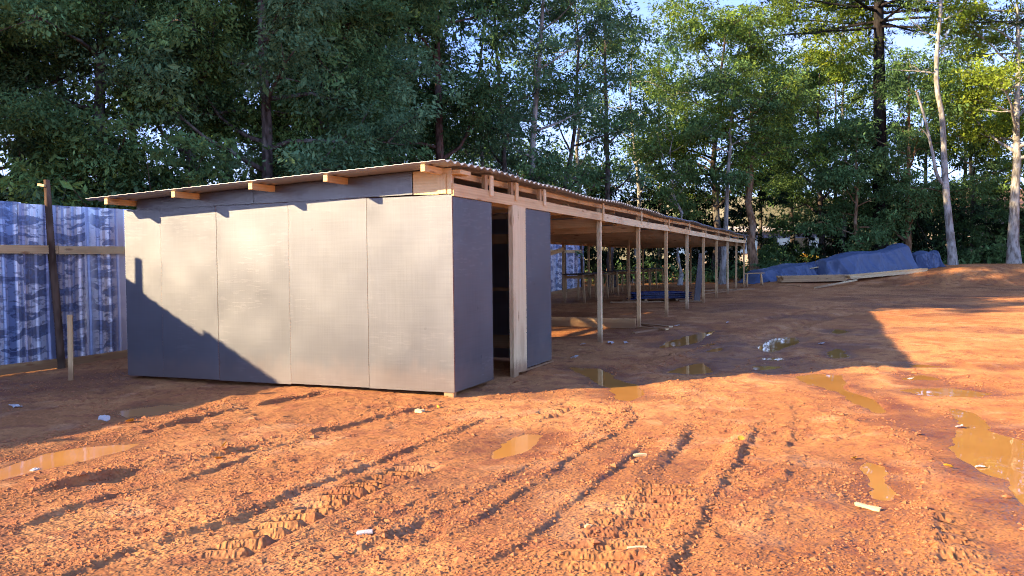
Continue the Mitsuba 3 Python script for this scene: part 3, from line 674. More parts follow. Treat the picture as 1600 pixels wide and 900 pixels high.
ground_plank((2.95, 18.4), (3.32, 16.85), 0.09, 0.03, 'pine_pale', 'loose pale stick lying askew on the board by the second shed post', dz1=0.045)
ground_plank((2.45, 16.25), (3.10, 16.95), 0.07, 0.03, 'pine_old', 'short weathered stick in the mud before the second shed post')
# dark plywood leaning on a post
v_, f_, uv_ = beam_arrays(np.array([6.28, 27.0, gh(6.3, 27.0) + 0.80]), np.array([0.10, 0.06, 0.80]), np.array([0.02, -0.012, 0.0]) * 0.35, np.array([0.28, 0.52, 0.0]) * 0.62)
put('plywood_offcut', mikit.ply((v_, f_), 'film_ply', uv=uv_), label='dark plywood offcut leaning inside the shed beside the blue sheet stack', cat='plywood')
ground_plank((7.0, 31.0), (9.6, 34.3), 0.10, 0.04, 'pine_old', 'long weathered board lying under the far end of the shed')
ground_plank((8.1, 34.2), (10.6, 35.2), 0.08, 0.04, 'pine_pale', 'pale board lying across the last bay of the shed')

# ------------------------------------------------------------------ lumber under blue tarpaulins, far right
def tarp(name, c, ang, L, prof, label, seed, nL=150, nW=90, mat='blue_tarp'):
    """prof(s) -> (half width, height, ridge offset) along the length s in [-1, 1]."""
    r = np.random.default_rng(seed)
    ca, sa = math.cos(ang), math.sin(ang)
    vs, uv = [], []
    for i in range(nL):
        s = -1 + 2 * i / (nL - 1)
        w, h, off = prof(s); w *= 1 + 0.13 * math.sin(4.1 * s + seed) + 0.08 * math.sin(9.7 * s + 2 * seed); h *= 1 + 0.07 * math.sin(5.3 * s + seed)
        for j in range(nW):
            t = -1 + 2 * j / (nW - 1)
            a = abs(t)
            if a < 0.42: yy = t / 0.42 * w * 0.62; zz = h * (1 - 0.10 * (a / 0.42) ** 2)
            else:
                q = (a - 0.42) / 0.58; yy = math.copysign(w * (0.62 + 0.38 * q ** 1.15), t); zz = h * 0.90 * (1 - q)
            tri = lambda q: 2 * abs(q - math.floor(q) - 0.5)
            w1 = 0.35 * math.sin(3 * s + seed) + 0.25 * math.sin(7 * s + 2.0 * t)
            fold = 0.12 * tri(1.6 * s + 0.75 * t + w1) ** 1.6 + 0.08 * tri(2.7 * s - 0.55 * t + 0.6 * w1 + 0.3) ** 2 + 0.06 * tri(5.3 * s + 1.9 * t - w1) ** 2 - 0.10
            k = min(1, a * 1.5) * (0.4 + min(1, h))
            lx, ly = s * L / 2 + 0.5 * fold * k, yy + off + fold * k * math.copysign(1, t)
            x, y = c[0] + lx * ca - ly * sa, c[1] + lx * sa + ly * ca
            vs.append((x, y, zz + fold * 0.5 * k)); uv.append((lx, ly))
    vs = np.array(vs); vs[:, 2] += ghv(vs[:, 0], vs[:, 1]) + 0.01
    n3 = meshkit.fbm(vs * np.array([2.2, 2.2, 2.2]), 4, seed) - 0.5
    vs[:, 2] += 0.03 * n3 * np.clip((vs[:, 2] - ghv(vs[:, 0], vs[:, 1])) * 3, 0, 1)
    idx = np.arange(nL * nW).reshape(nL, nW)
    A, B, C_, D = (x.ravel() for x in (idx[:-1, :-1], idx[:-1, 1:], idx[1:, 1:], idx[1:, :-1]))
    f = np.vstack([np.c_[A, D, C_], np.c_[A, C_, B]])
    k = put(name, mikit.ply((vs, f), mat, smooth=True), label=label, cat='tarpaulin')
    return k
def sm(a, b, t):
    q = min(1, max(0, (t - a) / (b - a))); return q * q * (3 - 2 * q)
tarp('tarpaulin', (17.35, 40.0), 0.05, 4.7, lambda s: (1.25, (1.18 + 0.10 * s) * sm(-1.0, -0.84, s) * sm(1.0, 0.84, s) + 0.02, 0.0), 'large wrinkled blue tarpaulin draped over a long lumber pile', 3)
tarp('tarpaulin', (13.7, 41.0), 0.06, 4.0, lambda s: (1.5, (0.72 + 0.22 * s) * sm(-1.0, -0.6, s) * sm(1.0, 0.9, s) + 0.03, 0.0), 'low blue tarpaulin spread over boards, left of the large one', 7)
tarp('tarpaulin', (20.45, 40.0), 0.0, 1.4, lambda s: (0.8, 0.78 * sm(-1.0, -0.75, s) * sm(1.0, 0.72, s) + 0.02, 0.0), 'small bunched blue tarpaulin right of the large one', 9)
def pile(c, ang, L, nw, nh, bw, bh, label, seed, mats):
    t = thing('board_pile', label, 'board pile')
    r = np.random.default_rng(seed); d = np.array([math.cos(ang), math.sin(ang), 0]); sd = np.cross(Zv, d)
    za, zb_ = (gh(c[0] + d[0] * s, c[1] + d[1] * s) for s in (-L / 2, L / 2))
    z0 = (za + zb_) / 2 + 0.04; d = np.array([d[0], d[1], 0.6 * (zb_ - za) / L]); d /= np.linalg.norm(d)
    for k in range(nh):
        for i in range(nw):
            q = np.array([*c, z0 + bh * (k + 0.5) + 0.004 * k]) + sd * ((i - (nw - 1) / 2) * (bw + 0.008)) + d * r.normal(0, 0.05)
            l = L * r.uniform(0.93, 1.0)
            timber('board', q - d * l / 2, q + d * l / 2, bw, bh, mats[r.integers(len(mats))], t, side=sd)
    return z0 + nh * bh
pile((14.1, 38.0), 0.03, 3.1, 3, 4, 0.22, 0.07, 'low pile of dull boards before the low left tarpaulin', 1, ['pine_old', 'pine_old', 'pine_new'])
pile((17.6, 38.0), 0.10, 3.9, 3, 3, 0.2, 0.06, 'low pile of pale boards along the foot of the large tarpaulin', 2, ['pine_pale', 'pine_new'])
timber('plank', [14.3, 40.05, gh(14.3, 40.05) + 0.55], [16.2, 40.0, gh(16.2, 40.0) + 0.72], 0.15, 0.04, 'pine_pale', side=[0, 1, 0], label='pale board lying on top of the low left tarpaulin', cat='plank')
ground_plank((13.4, 35.6), (15.9, 37.2), 0.12, 0.06, 'pine_pale', 'long pale plank sloping up the bank before the large tarpaulin', dz1=0.15)
ground_plank((12.3, 36.8), (13.0, 36.3), 0.08, 0.04, 'pine_new', 'short stick on the ground at the left end of the dull board pile')
sh = thing('sawhorse', 'small pine trestle standing beyond the last shed post', 'trestle')
zz = gh(11.3, 37.9)
timber('top_rail', [10.95, 38.0, zz + 0.62], [11.9, 38.0, zz + 0.64], 0.10, 0.05, 'pine_old', sh, side=[0, 1, 0])
for x, dx in ((11.1, -0.05), (11.75, 0.05)):
    for dy in (-0.18, 0.18): timber('leg', [x + dx, 38.0 + dy, zz - 0.1], [x, 38.0 + dy * 0.15, zz + 0.594], 0.05, 0.06, 'pine_new', sh, side=[1, 0, 0])
# ------------------------------------------------------------------ what shows through the trees
fb = thing('far_building', 'long low far building with blue upper wall and white roof edge behind the trees', 'building')
def blk(name, x0, x1, y0, y1, z0, z1, mat, parent): 
    m = trimesh.creation.box((x1 - x0, y1 - y0, z1 - z0)); m.apply_translation(((x0 + x1) / 2, (y0 + y1) / 2, (z0 + z1) / 2))
    return put(name, mikit.ply(m, mat), parent)
blk('lower_wall', 16, 31, 74, 82, 0.0, 2.3, 'cream_paint', fb)
blk('upper_wall', 15.9, 31.1, 73.9, 82.1, 2.304, 4.3, 'blue_paint', fb)
blk('roof', 15.5, 31.5, 73.3, 82.5, 4.304, 4.75, 'white_paint', fb)
for i in range(5): blk('window', 17 + i * 2.9, 18.5 + i * 2.9, 73.86, 73.89, 2.7, 3.7, 'dark_glass', fb)
yb = thing('storage_bin', 'yellow metal bin before the far building, seen between the trunks', 'bin')
blk('body', 25.6, 27.2, 71.0, 72.4, 0.7, 2.1, 'yellow_paint', yb); blk('lid', 25.52, 27.28, 70.92, 72.48, 2.104, 2.25, 'yellow_paint', yb)
ph = thing('pale_house', 'pale pinkish house showing between the trunks at the right edge', 'house')
blk('wall', 38.0, 52.0, 66.0, 74.0, 0.0, 5.6, 'pink_paint', ph)
v_ = np.array([[37.4, 65.4, 5.604], [52.6, 65.4, 5.604], [52.6, 74.6, 5.604], [37.4, 74.6, 5.604], [37.4, 70, 7.6], [52.6, 70, 7.6]])
put('roof', mikit.ply((v_, np.array([[0, 1, 5], [0, 5, 4], [2, 3, 4], [2, 4, 5], [1, 2, 5], [3, 0, 4], [0, 3, 2], [0, 2, 1]])), 'tile_roof'), ph)
for i in range(4): blk('window', 39.5 + i * 3.2, 40.9 + i * 3.2, 65.96, 65.99, 2.4, 3.9, 'dark_glass', ph)
hx, hy = np.meshgrid(np.linspace(-400, 500, 91), np.linspace(170, 520, 36))
hz_ = 34 * np.exp(-((hy - 330) / 110) ** 2) * (0.45 + 0.6 * meshkit.fbm(np.c_[hx.ravel() * 0.006, hy.ravel() * 0.006, 0 * hx.ravel()], 3, 2).reshape(hx.shape)) - 1.0
idx = np.arange(hx.size).reshape(hx.shape)
A, B, C_, D = (x.ravel() for x in (idx[:-1, :-1], idx[:-1, 1:], idx[1:, 1:], idx[1:, :-1]))
put('hill', mikit.ply((np.c_[hx.ravel(), hy.ravel(), hz_.ravel()], np.vstack([np.c_[A, B, C_], np.c_[A, C_, D]])), 'dry_field', smooth=True), kind='structure')
#@@END

#@@TREES
# ------------------------------------------------------------------ trees
def tubes(lines, sides=6):
    """lines: list of (points n x 3, radii n). One mesh of tapered tubes."""
    vs, fs, n0 = [], [], 0
    an = np.arange(sides) * 2 * math.pi / sides
    for p, r in lines:
        t = np.gradient(p, axis=0); t /= np.linalg.norm(t, axis=1, keepdims=True) + 1e-9
        ref = np.array([0.0, 0, 1]) if abs(t[0, 2]) < 0.8 else np.array([1.0, 0, 0])
        a = np.cross(t, ref); a /= np.linalg.norm(a, axis=1, keepdims=True) + 1e-9
        b = np.cross(t, a)
        v = p[:, None] + np.asarray(r)[:, None, None] * (np.cos(an)[None, :, None] * a[:, None] + np.sin(an)[None, :, None] * b[:, None])
        n = len(p); idx = n0 + np.arange(n * sides).reshape(n, sides); nx_ = np.roll(idx, -1, 1)
        A, B, C_, D = (x.ravel() for x in (idx[:-1], nx_[:-1], nx_[1:], idx[1:]))
        fs.append(np.vstack([np.c_[A, B, C_], np.c_[A, C_, D]])); vs.append(v.reshape(-1, 3)); n0 += n * sides
    return np.vstack(vs), np.vstack(fs)
def leaves(centres, radii, n, size, pal, r, droop=0.5, flat=0.65, aspect=0.42, high=1e9):
    """n leaf blades around the clump centres; each blade is two triangles."""
    m = len(centres)
    k = 7                                                  # sprays in a clump
    sc = np.repeat(centres, k, 0) + r.normal(0, 1, (m * k, 3)) * np.repeat(radii, k)[:, None] * np.array([0.58, 0.58, 0.58 * flat])
    tone = np.repeat(np.exp(r.normal(0, 0.18, m)), k) * np.exp(r.normal(0, 0.20, m * k))
    hue = np.repeat(r.random(m), k) * 0.6 + r.random(m * k) * 0.4
    w = np.repeat(radii ** 2, k) * np.where(sc[:, 2] > high, 0.22, 1.0); w = w / w.sum()
    j = r.choice(m * k, n, p=w)
    sp = np.repeat(radii, k)[j]
    pos = sc[j] + r.normal(0, 1, (n, 3)) * (sp * 0.25)[:, None] * np.array([1, 1, 0.6])
    out = pos - centres[j // k]; out /= np.linalg.norm(out, axis=1, keepdims=True) + 1e-6
    d = out * np.array([1, 1, 0.5]) + r.normal(0, 0.6, (n, 3)) + np.array([0, 0, -droop])
    d /= np.linalg.norm(d, axis=1, keepdims=True)
    nrm = r.normal(0, 0.55, (n, 3)) + np.array([0, 0, 1.0]); s = np.cross(d, nrm); s /= np.linalg.norm(s, axis=1, keepdims=True) + 1e-9
    L = (size * np.exp(r.normal(0, 0.34, n)) * np.where(pos[:, 2] > high + 0.5, 1.9, 1.0))[:, None]
    up = np.cross(s, d) * (0.06 * L)
    v = np.stack([pos - d * L * 0.5, pos + s * L * aspect * 0.5 - up, pos + d * L * 0.5, pos - s * L * aspect * 0.5 - up], 1)
    f = np.array([[0, 1, 2], [0, 2, 3]])[None] + 4 * np.arange(n)[:, None, None]
    pal = np.asarray(pal, float)
    c = (pal[0][None] * (1 - hue[j])[:, None] + pal[1][None] * hue[j][:, None]) * (tone[j] * np.exp(r.normal(0, 0.16, n)))[:, None]
    return v.reshape(-1, 3), f.reshape(-1, 3), np.repeat(np.clip(c, 0.004, 0.6), 4, 0)
DARK = ((0.088, 0.168, 0.064), (0.150, 0.255, 0.090))
MID = ((0.100, 0.185, 0.056), (0.190, 0.280, 0.082))
LIME = ((0.135, 0.225, 0.030), (0.32, 0.38, 0.048))
BLUE = ((0.098, 0.185, 0.090), (0.165, 0.275, 0.125))
PINE = ((0.018, 0.036, 0.020), (0.035, 0.060, 0.028))
def at(px, Y): return (px - 800) / 1258.9 * Y * 1.0
def curve(p0, d0, L, n, r, wob, up=0.0):
    d = np.asarray(d0, float); d /= np.linalg.norm(d)
    pts = [np.asarray(p0, float)]
    for _ in range(n):
        d = d + r.normal(0, wob, 3) + np.array([0, 0, up]); d /= np.linalg.norm(d)
        pts.append(pts[-1] + d * L / n)
    return np.array(pts)
TRI = [0]
def tree(label, x, y, H, r0, crown, n_leaf, size, pal, mat, seed, lean=(0, 0), limbs=12, group=None, cat='tree', wig=0.05, trunk_pts=None, fork=None, rise=0.35, flat=0.65, clump=0.75, name='tree', bare=0):
    """crown = (z0, z1, radius, form): where the limbs leave the trunk and how far they reach."""
    r = np.random.default_rng(seed)
    z0 = gz(x, y) - 0.25
    n = 12
    t = np.linspace(0, 1, n)
    pts = np.c_[x + lean[0] * t + wig * np.cumsum(r.normal(0, 1, n)) * (t > 0), y + lean[1] * t + wig * np.cumsum(r.normal(0, 1, n)) * (t > 0), z0 + t * (H * 0.93 + 0.25)]
    if trunk_pts is not None:
        q = np.array(trunk_pts, float); tt = np.linspace(0, 1, len(q))
        pts = np.c_[[np.interp(t, tt, q[:, k]) for k in range(3)]].T
        pts[:, :2] += 0.02 * np.cumsum(r.normal(0, 1, (n, 2)), 0)
    rad = r0 * (1 - 0.86 * t ** 0.9) * (1 + 0.35 * np.exp(-t * 22))
    lines, cs, rs = [(pts, rad)], [], []
    small = []
    cz0, cz1, R, form = crown
    az = r.random() * 6.28
    zs = np.linspace(cz0, cz1 * 0.97, limbs) + r.normal(0, 0.2, limbs)
    for i, z in enumerate(zs):
        q = (z - cz0) / max(0.1, cz1 - cz0)
        if form == 'dome': reach = R * (0.55 + 0.45 * math.sin(math.pi * min(1, max(0.08, q * 0.75 + 0.22))))
        elif form == 'cone': reach = R * (1.05 - 0.75 * q)
        else: reach = R * (0.45 + 0.6 * q)
        reach *= r.uniform(0.75, 1.15); az += 2.4 + r.normal(0, 0.35)
        k = np.interp(z - reach * 0.25, pts[:, 2], np.arange(n)); k = min(max(k, 1), n - 1.01)
        p0 = pts[int(k)] * (1 - k % 1) + pts[int(k) + 1] * (k % 1)
        rr = np.interp(k, np.arange(n), rad) * 0.55
        c = curve(p0, [math.cos(az), math.sin(az), rise + r.normal(0, 0.15)], reach * 1.1, 6, r, 0.16, 0.03)
        lines.append((c, np.linspace(rr, 0.012, 7)))
        for s in range(3 + int(reach > 2.5)):
            m = r.uniform(2.2, 5.8); pm = c[int(m)] * (1 - m % 1) + c[min(6, int(m) + 1)] * (m % 1)
            a2 = az + r.choice([-1, 1]) * r.uniform(0.5, 1.2)
            c2 = curve(pm, [math.cos(a2), math.sin(a2), r.uniform(-0.1, 0.7)], reach * r.uniform(0.28, 0.5), 4, r, 0.22, 0.02)
            small.append((c2, np.linspace(rr * 0.45, 0.008, 5)))
            cs += [c2[-1], c2[2]]; rs += [clump * r.uniform(0.7, 1.15), clump * r.uniform(0.45, 0.8)]
        cs += [c[-1], c[4]]; rs += [clump * r.uniform(0.8, 1.2), clump * r.uniform(0.5, 0.8)]
    cs.append(pts[-1]); rs.append(clump)
    t_ = thing(name, label, cat, group)
    put('trunk', mikit.ply(tubes(lines[:1], 10), mat, smooth=True), t_)
    put('limbs', mikit.ply(tubes(lines[1:] + small, 5), mat, smooth=True), t_)
    if n_leaf:
        cs, rs = np.array(cs), np.array(rs)
        if bare:
            keep = r.random(len(cs)) > bare; cs, rs = cs[keep], rs[keep]
        v_, f_, c_ = leaves(cs, rs, n_leaf, size, pal, r, flat=flat, high=CAM_Z + 0.345 * y + 0.8)
        TRI[0] += len(f_)
        put('crown', mikit.ply((v_, f_), 'leaf', color=c_), t_)
    return t_
def X(px, Y): return at(px, Y)
# front row left, behind the fence: dense, hanging, dark
LEFT = [(-95, 19.5, BLUE, 'tree at the left edge with foliage hanging outside the picture over the tin fence'), (38, 21.5, BLUE, 'bluish green tree above the left end of the tin fence'),
        (165, 20.5, DARK, 'dark bushy tree rising right behind the tall fence post'), (300, 21.5, MID, 'dense leafy tree over the low left end of the shed roof'),
        (405, 20.6, BLUE, 'full tree with hanging clumps above the middle of the shed front'), (492, 23.5, DARK, 'dark tree with hanging foliage left of the twin leaning trunks')]
for i, (px, Y, pal, lab) in enumerate(LEFT):
    tree(lab, X(px, Y), Y, 14.0 + (i % 3), 0.20, (3.4, 13.8, 3.0, 'dome'), 34000, 0.118, pal, 'bark_dark', 200 + i, limbs=19, clump=0.80)
# second row left
SEC = [(-30, 28.0), (95, 27.0), (215, 29.5), (345, 28.0), (440, 30.0)]
for i, (px, Y) in enumerate(SEC):
    tree(f'{["slender tree with a grey upper trunk at the far left", "tree of the second row between the two leftmost crowns", "tree of the second row behind the tall fence post", "tree of the second row behind the leafy tree over the roof", "tree of the second row left of the twin trunks"][i]}',
         X(px, Y), Y, 16.0, 0.2, (5.0, 15.8, 3.2, 'dome'), 12000, 0.150, (DARK, MID, BLUE)[i % 3], ('bark_pale' if i == 0 else 'bark_dark'), 230 + i, limbs=15, clump=0.85)
# trunks behind the shed, crowns high
MIDS = [(453, 27.0, 0.13, (0.1, 0), 'bark_red', DARK, 9000, 'thin reddish trunk rising above the middle of the roof front'),
        (540, 27.5, 0.16, (-1.6, 0), 'bark_dark', BLUE, 13000, 'dark trunk leaning left, left one of the twin leaning trunks'),
        (548, 28.5, 0.14, (-0.25, 0), 'bark_pale', DARK, 9000, 'pale spotted slender trunk beside the dark leaning one'),
        (632, 31.0, 0.15, (0.2, 0), 'bark_dark', MID, 11000, 'dark straight trunk between the spotted one and the reddish one'),
        (662, 30.0, 0.17, (-0.8, 0), 'bark_pale', DARK, 12000, 'pale trunk leaning left just left of the reddish trunk'),
        (704, 26.5, 0.21, (-1.0, 0), 'bark_red', DARK, 15000, 'thick reddish trunk rising from behind the shed corner'),
        (752, 30.0, 0.12, (0.5, 0), 'bark_pale', BLUE, 11000, 'thin pale trunk right of the reddish one'),
        (785, 28.5, 0.12, (-0.3, 0), 'bark_dark', DARK, 12000, 'thin dark trunk left of the grey forked trunk'),
        (828, 29.0, 0.17, (0.5, 0), 'bark_pale', BLUE, 12000, 'grey trunk forking low above the shed eaves'),
        (872, 33.0, 0.15, (0.3, 0), 'bark_dark', DARK, 10000, 'dark trunk right of the grey forked one'),
        (905, 36.0, 0.13, (-0.2, 0), 'bark_pale', MID, 8000, 'slim pale trunk over the first open bay of the shed'),
        (958, 35.0, 0.15, (0.2, 0), 'bark_dark', BLUE, 8000, 'slim dark trunk over the second bay with sky on both sides'),
        (992, 40.0, 0.14, (0.0, 0), 'bark_pale', MID, 8000, 'slim pale trunk left of the wide sunlit crown')]
for i, (px, Y, r0, lean, mat, pal, nl, lab) in enumerate(MIDS):
    Y += 4.5; 
    tree(lab, X(px, Y), Y, 15.0 + 1.5 * (i % 3), r0 * 1.15, (5.4 - 0.9 * (i % 3 == 1), 15.0 + (i % 3), 3.0, 'dome'), int(nl * 1.1), 0.155, pal, mat, 260 + i, lean=lean, limbs=13, wig=0.10, clump=0.8)
# low shrubs and saplings as undergrowth behind the shed and along the fence
def shrub(label, x, y, h, rr, n_leaf, size, pal, seed, group=None):
    r = np.random.default_rng(seed); z = gz(x, y)
    lines, cs, rs = [], [], []
    for k in range(9):
        a = r.random() * 6.28
        c = curve([x + r.normal(0, 0.25 * rr), y + r.normal(0, 0.2), z - 0.1], [math.cos(a) * 0.7 * rr / h, math.sin(a) * 0.7 * rr / h, 1.0], h * r.uniform(0.7, 1.0), 5, r, 0.13)
        lines.append((c, np.linspace(0.035, 0.008, 6)))
        for q in c[1:]:
            cs.append(q + r.normal(0, 0.35 * rr, 3) * [1, 1, 0.3]); rs.append(0.5 * r.uniform(0.8, 1.3))
    t_ = thing('shrub', label, 'shrub', group)
    put('stems', mikit.ply(tubes(lines, 5), 'bark_dark', smooth=True), t_)
    v_, f_, c_ = leaves(np.array(cs), np.array(rs), n_leaf, size, pal, r)
    TRI[0] += len(f_)
    put('foliage', mikit.ply((v_, f_), 'leaf', color=c_), t_)
SHR = [(-40, 21.0, 4.4, 'green shrub behind the fence at the left edge'), (60, 19.0, 4.2, 'shrub peeping over the fence left of the tall fence post'), (150, 19.5, 4.6, 'shrub peeping over the fence between post and shed'),
       (240, 20.0, 5.0, 'shrub behind the low left end of the roof'), (345, 21.0, 4.6, 'shrub behind the left half of the roof'), (430, 24.0, 4.4, 'shrub behind the middle of the roof'), (520, 28.0, 4.6, 'shrub below the twin leaning trunks'),
       (610, 31.0, 4.8, 'shrub below the straight dark trunk'), (700, 33.0, 5.0, 'shrub at the foot of the reddish trunk'), (775, 34.0, 5.2, 'shrub over the roof left of the forked trunk'), (850, 37.0, 5.0, 'shrub over the roof right of the forked trunk')]
for i, (px, Y, h, lab) in enumerate(SHR): shrub(lab, X(px, Y), Y, h, 1.5, 6500, 0.15, (DARK, BLUE, MID)[i % 3], 300 + i)
BAK = [(880, 44.0, 6.6), (950, 45.5, 7.2), (1015, 46.5, 7.4), (1075, 47.5, 7.2), (1135, 48.0, 6.0), (1240, 49.0, 2.6), (1305, 48.0, 5.0), (1350, 49.0, 5.6), (1420, 48.0, 5.6), (1455, 46.0, 4.2), (1520, 47.0, 4.0), (1565, 46.5, 3.4), (1625, 45.5, 4.4)]
BL = ['behind the second bay of the shed', 'behind the third bay of the shed', 'behind the fourth bay of the shed', 'behind the fifth bay of the shed', 'behind the last bays of the shed', 'low before the far blue building', 'behind the gap of the two larger tarpaulins',
      'behind the large tarpaulin', 'behind the right end of the large tarpaulin', 'behind the small tarpaulin', 'between the pale trunk and the right trunk', 'left of the right edge trunk', 'at the right edge of the bank']
for i, (px, Y, h) in enumerate(BAK): shrub('dark shrub ' + BL[i], X(px, Y), Y, h, 2.0, 5500 if h < 6 else 8500, 0.19, PINE if i < 5 or i % 3 == 0 else DARK, 330 + i)
# right hand trees
tree('broad tree with sunlit yellow green top over the far end of the shed', X(1120, 46), 46, 15.5, 0.26, (5.6, 15.8, 5.2, 'dome'), 50000, 0.165, ((0.090, 0.175, 0.038), (0.24, 0.32, 0.052)), 'bark_dark', 401, lean=(0.3, 0), limbs=22, clump=1.0, wig=0.14)
tree('tree with an orange brown forked trunk beyond the last shed post', X(1180, 43), 43, 12.5, 0.27, (6.8, 12.3, 3.2, 'open'), 9000, 0.16, MID, 'bark_orange', 402, lean=(0.8, 0), limbs=12, clump=0.85, wig=0.12)
tree('small twisted pale tree over the last bays of the shed', X(1062, 41), 41, 9.0, 0.13, (4.0, 8.8, 2.6, 'open'), 6500, 0.17, MID, 'bark_pale', 403, lean=(-1.0, 0), limbs=10, clump=0.7, wig=0.22)
tree('grey trunk with thin crown left of the orange brown trunk', X(1128, 42), 42, 12.0, 0.17, (6.6, 12.0, 2.6, 'dome'), 9000, 0.17, DARK, 'bark_pale', 404, lean=(0.5, 0), limbs=10)
tree('dense green tree left of the tall conifer', X(1285, 48), 48, 13.0, 0.22, (3.8, 12.8, 3.1, 'dome'), 29000, 0.17, MID, 'bark_dark', 405, limbs=19, clump=0.9)
tree('dark bushy tree before the foot of the tall conifer', X(1342, 43.6), 43.6, 8.6, 0.14, (2.6, 8.6, 2.2, 'dome'), 16000, 0.18, DARK, 'bark_orange', 406, limbs=14, clump=0.8)
tree('dark tree right of the tall conifer', X(1418, 44.5), 44.5, 12.0, 0.2, (3.6, 12.3, 3.0, 'dome'), 20000, 0.17, DARK, 'bark_orange', 407, limbs=17, clump=0.85)
tree('bushy tree between the pale trunk and the right trunk', X(1528, 50), 50, 12.0, 0.2, (3.0, 11.8, 3.0, 'dome'), 18000, 0.19, MID, 'bark_dark', 408, limbs=16, clump=0.85)
tree('sunlit yellow green tree at the right edge with thick grey trunk', X(1585, 42), 42, 16.0, 0.30, (7.4, 16.0, 3.9, 'dome'), 32000, 0.165, LIME, 'bark_pale', 409, limbs=20, clump=0.95, lean=(0.4, 0))
tree('tree outside the right edge leaning its foliage into the picture', X(1700, 43), 43, 15.0, 0.26, (4.0, 14.8, 3.6, 'dome'), 16000, 0.2, LIME, 'bark_dark', 410, limbs=16, clump=0.95)
tree('tall thin tree with sunlit sprays just left of the tall conifer', X(1318, 47.5), 47.5, 16.5, 0.15, (12.6, 17.0, 2.3, 'dome'), 10000, 0.18, LIME, 'bark_pale', 411, limbs=14, clump=0.9)
tree('tall tree of grey green foliage right of the sunlit broad crown', X(1240, 54), 54, 15.5, 0.2, (5.5, 15.0, 2.9, 'dome'), 15000, 0.2, MID, 'bark_dark', 412, limbs=14, clump=0.9)
for i, (px, Y, H, R, nl, lab) in enumerate(((1305, 58, 15.5, 3.4, 14000, 'dark tree far back between the green tree and the tall conifer'), (1445, 57, 15.0, 3.4, 15000, 'dark tree far back left of the tall pale trunk'),
        (1510, 58, 16.0, 3.2, 13000, 'dark tree far back right of the tall pale trunk'), (1650, 52, 15.0, 3.4, 12000, 'dark tree far back at the right edge'), (1190, 56, 9.5, 2.6, 8000, 'low dark tree far back behind the orange brown trunk'), (1030, 55, 16.5, 3.0, 11000, 'tall airy tree far back behind the fourth bay'))):
    tree(lab, X(px, Y), Y, H, 0.2, (2.5 if i != 4 else 5.5, H, R, 'dome'), nl, 0.22, DARK, 'bark_dark', 440 + i, limbs=17, clump=0.95)
# pale slender trunk with a dead limb
Yp = 41.0
pp = thing('tree', 'tall slender pale trunk with a dead forked limb right of the tarpaulins', 'tree')
zp = gz(X(1488, Yp), Yp) - 0.2
def pz(py, Y): return CAM_Z + (408 - py) / 1258.9 * Y
tr = np.array([[X(1490, Yp), Yp, zp], [X(1484, Yp), Yp, pz(360, Yp)], [X(1478, Yp), Yp, pz(300, Yp)], [X(1474, Yp), Yp, pz(240, Yp)], [X(1472, Yp), Yp, pz(190, Yp)], [X(1462, Yp), Yp, pz(130, Yp)], [X(1463, Yp), Yp, pz(80, Yp)], [X(1468, Yp), Yp, pz(30, Yp)], [X(1472, Yp), Yp + 0.2, pz(-50, Yp)], [X(1468, Yp), Yp + 0.2, pz(-110, Yp)]])
def dense(p, n=24):
    from scipy.interpolate import PchipInterpolator
    t = np.linspace(0, 1, len(p)); return PchipInterpolator(t, p)(np.linspace(0, 1, n))
put('trunk', mikit.ply(tubes([(dense(tr), np.linspace(0.20, 0.05, 24) * (1 + 0.4 * np.exp(-np.linspace(0, 1, 24) * 20)))], 10), 'bark_pale', smooth=True), pp)
dl = np.array([[X(1474, Yp), Yp, pz(288, Yp)], [X(1462, Yp), Yp - 0.1, pz(275, Yp)], [X(1452, Yp), Yp - 0.2, pz(235, Yp)], [X(1443, Yp), Yp - 0.2, pz(195, Yp)], [X(1427, Yp), Yp - 0.3, pz(148, Yp)]])
l2 = np.array([[X(1450, Yp), Yp - 0.2, pz(225, Yp)], [X(1440, Yp), Yp - 0.4, pz(212, Yp)], [X(1430, Yp), Yp - 0.5, pz(205, Yp)]])
put('dead_limb', mikit.ply(tubes([(dense(dl, 12), np.linspace(0.10, 0.05, 12)), (dense(l2, 8), np.linspace(0.045, 0.015, 8))], 8), 'bark_pale', smooth=True), pp)
br, rb = [], np.random.default_rng(77)
cs, rs = [], []
for py, dx, L in ((118, -1, 2.2), (95, 1, 1.8), (60, -1, 2.4), (40, 1, 2.6), (10, -1, 2.2), (-10, 1, 2.2), (-60, -1, 2.0), (-90, 1, 2.0), (70, 1, 1.6)):
    i = np.argmin(np.abs(tr[:, 2] - pz(py, Yp))); p0 = dense(tr, 200); p0 = p0[np.argmin(np.abs(p0[:, 2] - pz(py, Yp)))]
    c = curve(p0, [dx, rb.normal(0, 0.5), 0.55], L, 6, rb, 0.16, 0.05); br.append((c, np.linspace(0.045, 0.010, 7)))
    for k in range(4):
        c2 = curve(c[rb.integers(2, 6)], [dx + rb.normal(0, 0.8), rb.normal(0, 0.8), 0.7], L * 0.5, 4, rb, 0.2, 0.05); br.append((c2, np.linspace(0.018, 0.005, 5))); cs.append(c2[-1]); rs.append(0.45)
put('limbs', mikit.ply(tubes(br, 5), 'bark_pale', smooth=True), pp)
v_, f_, c_ = leaves(np.array(cs), np.array(rs), 2600, 0.17, MID, rb)
put('crown', mikit.ply((v_, f_), 'leaf', color=c_), pp)
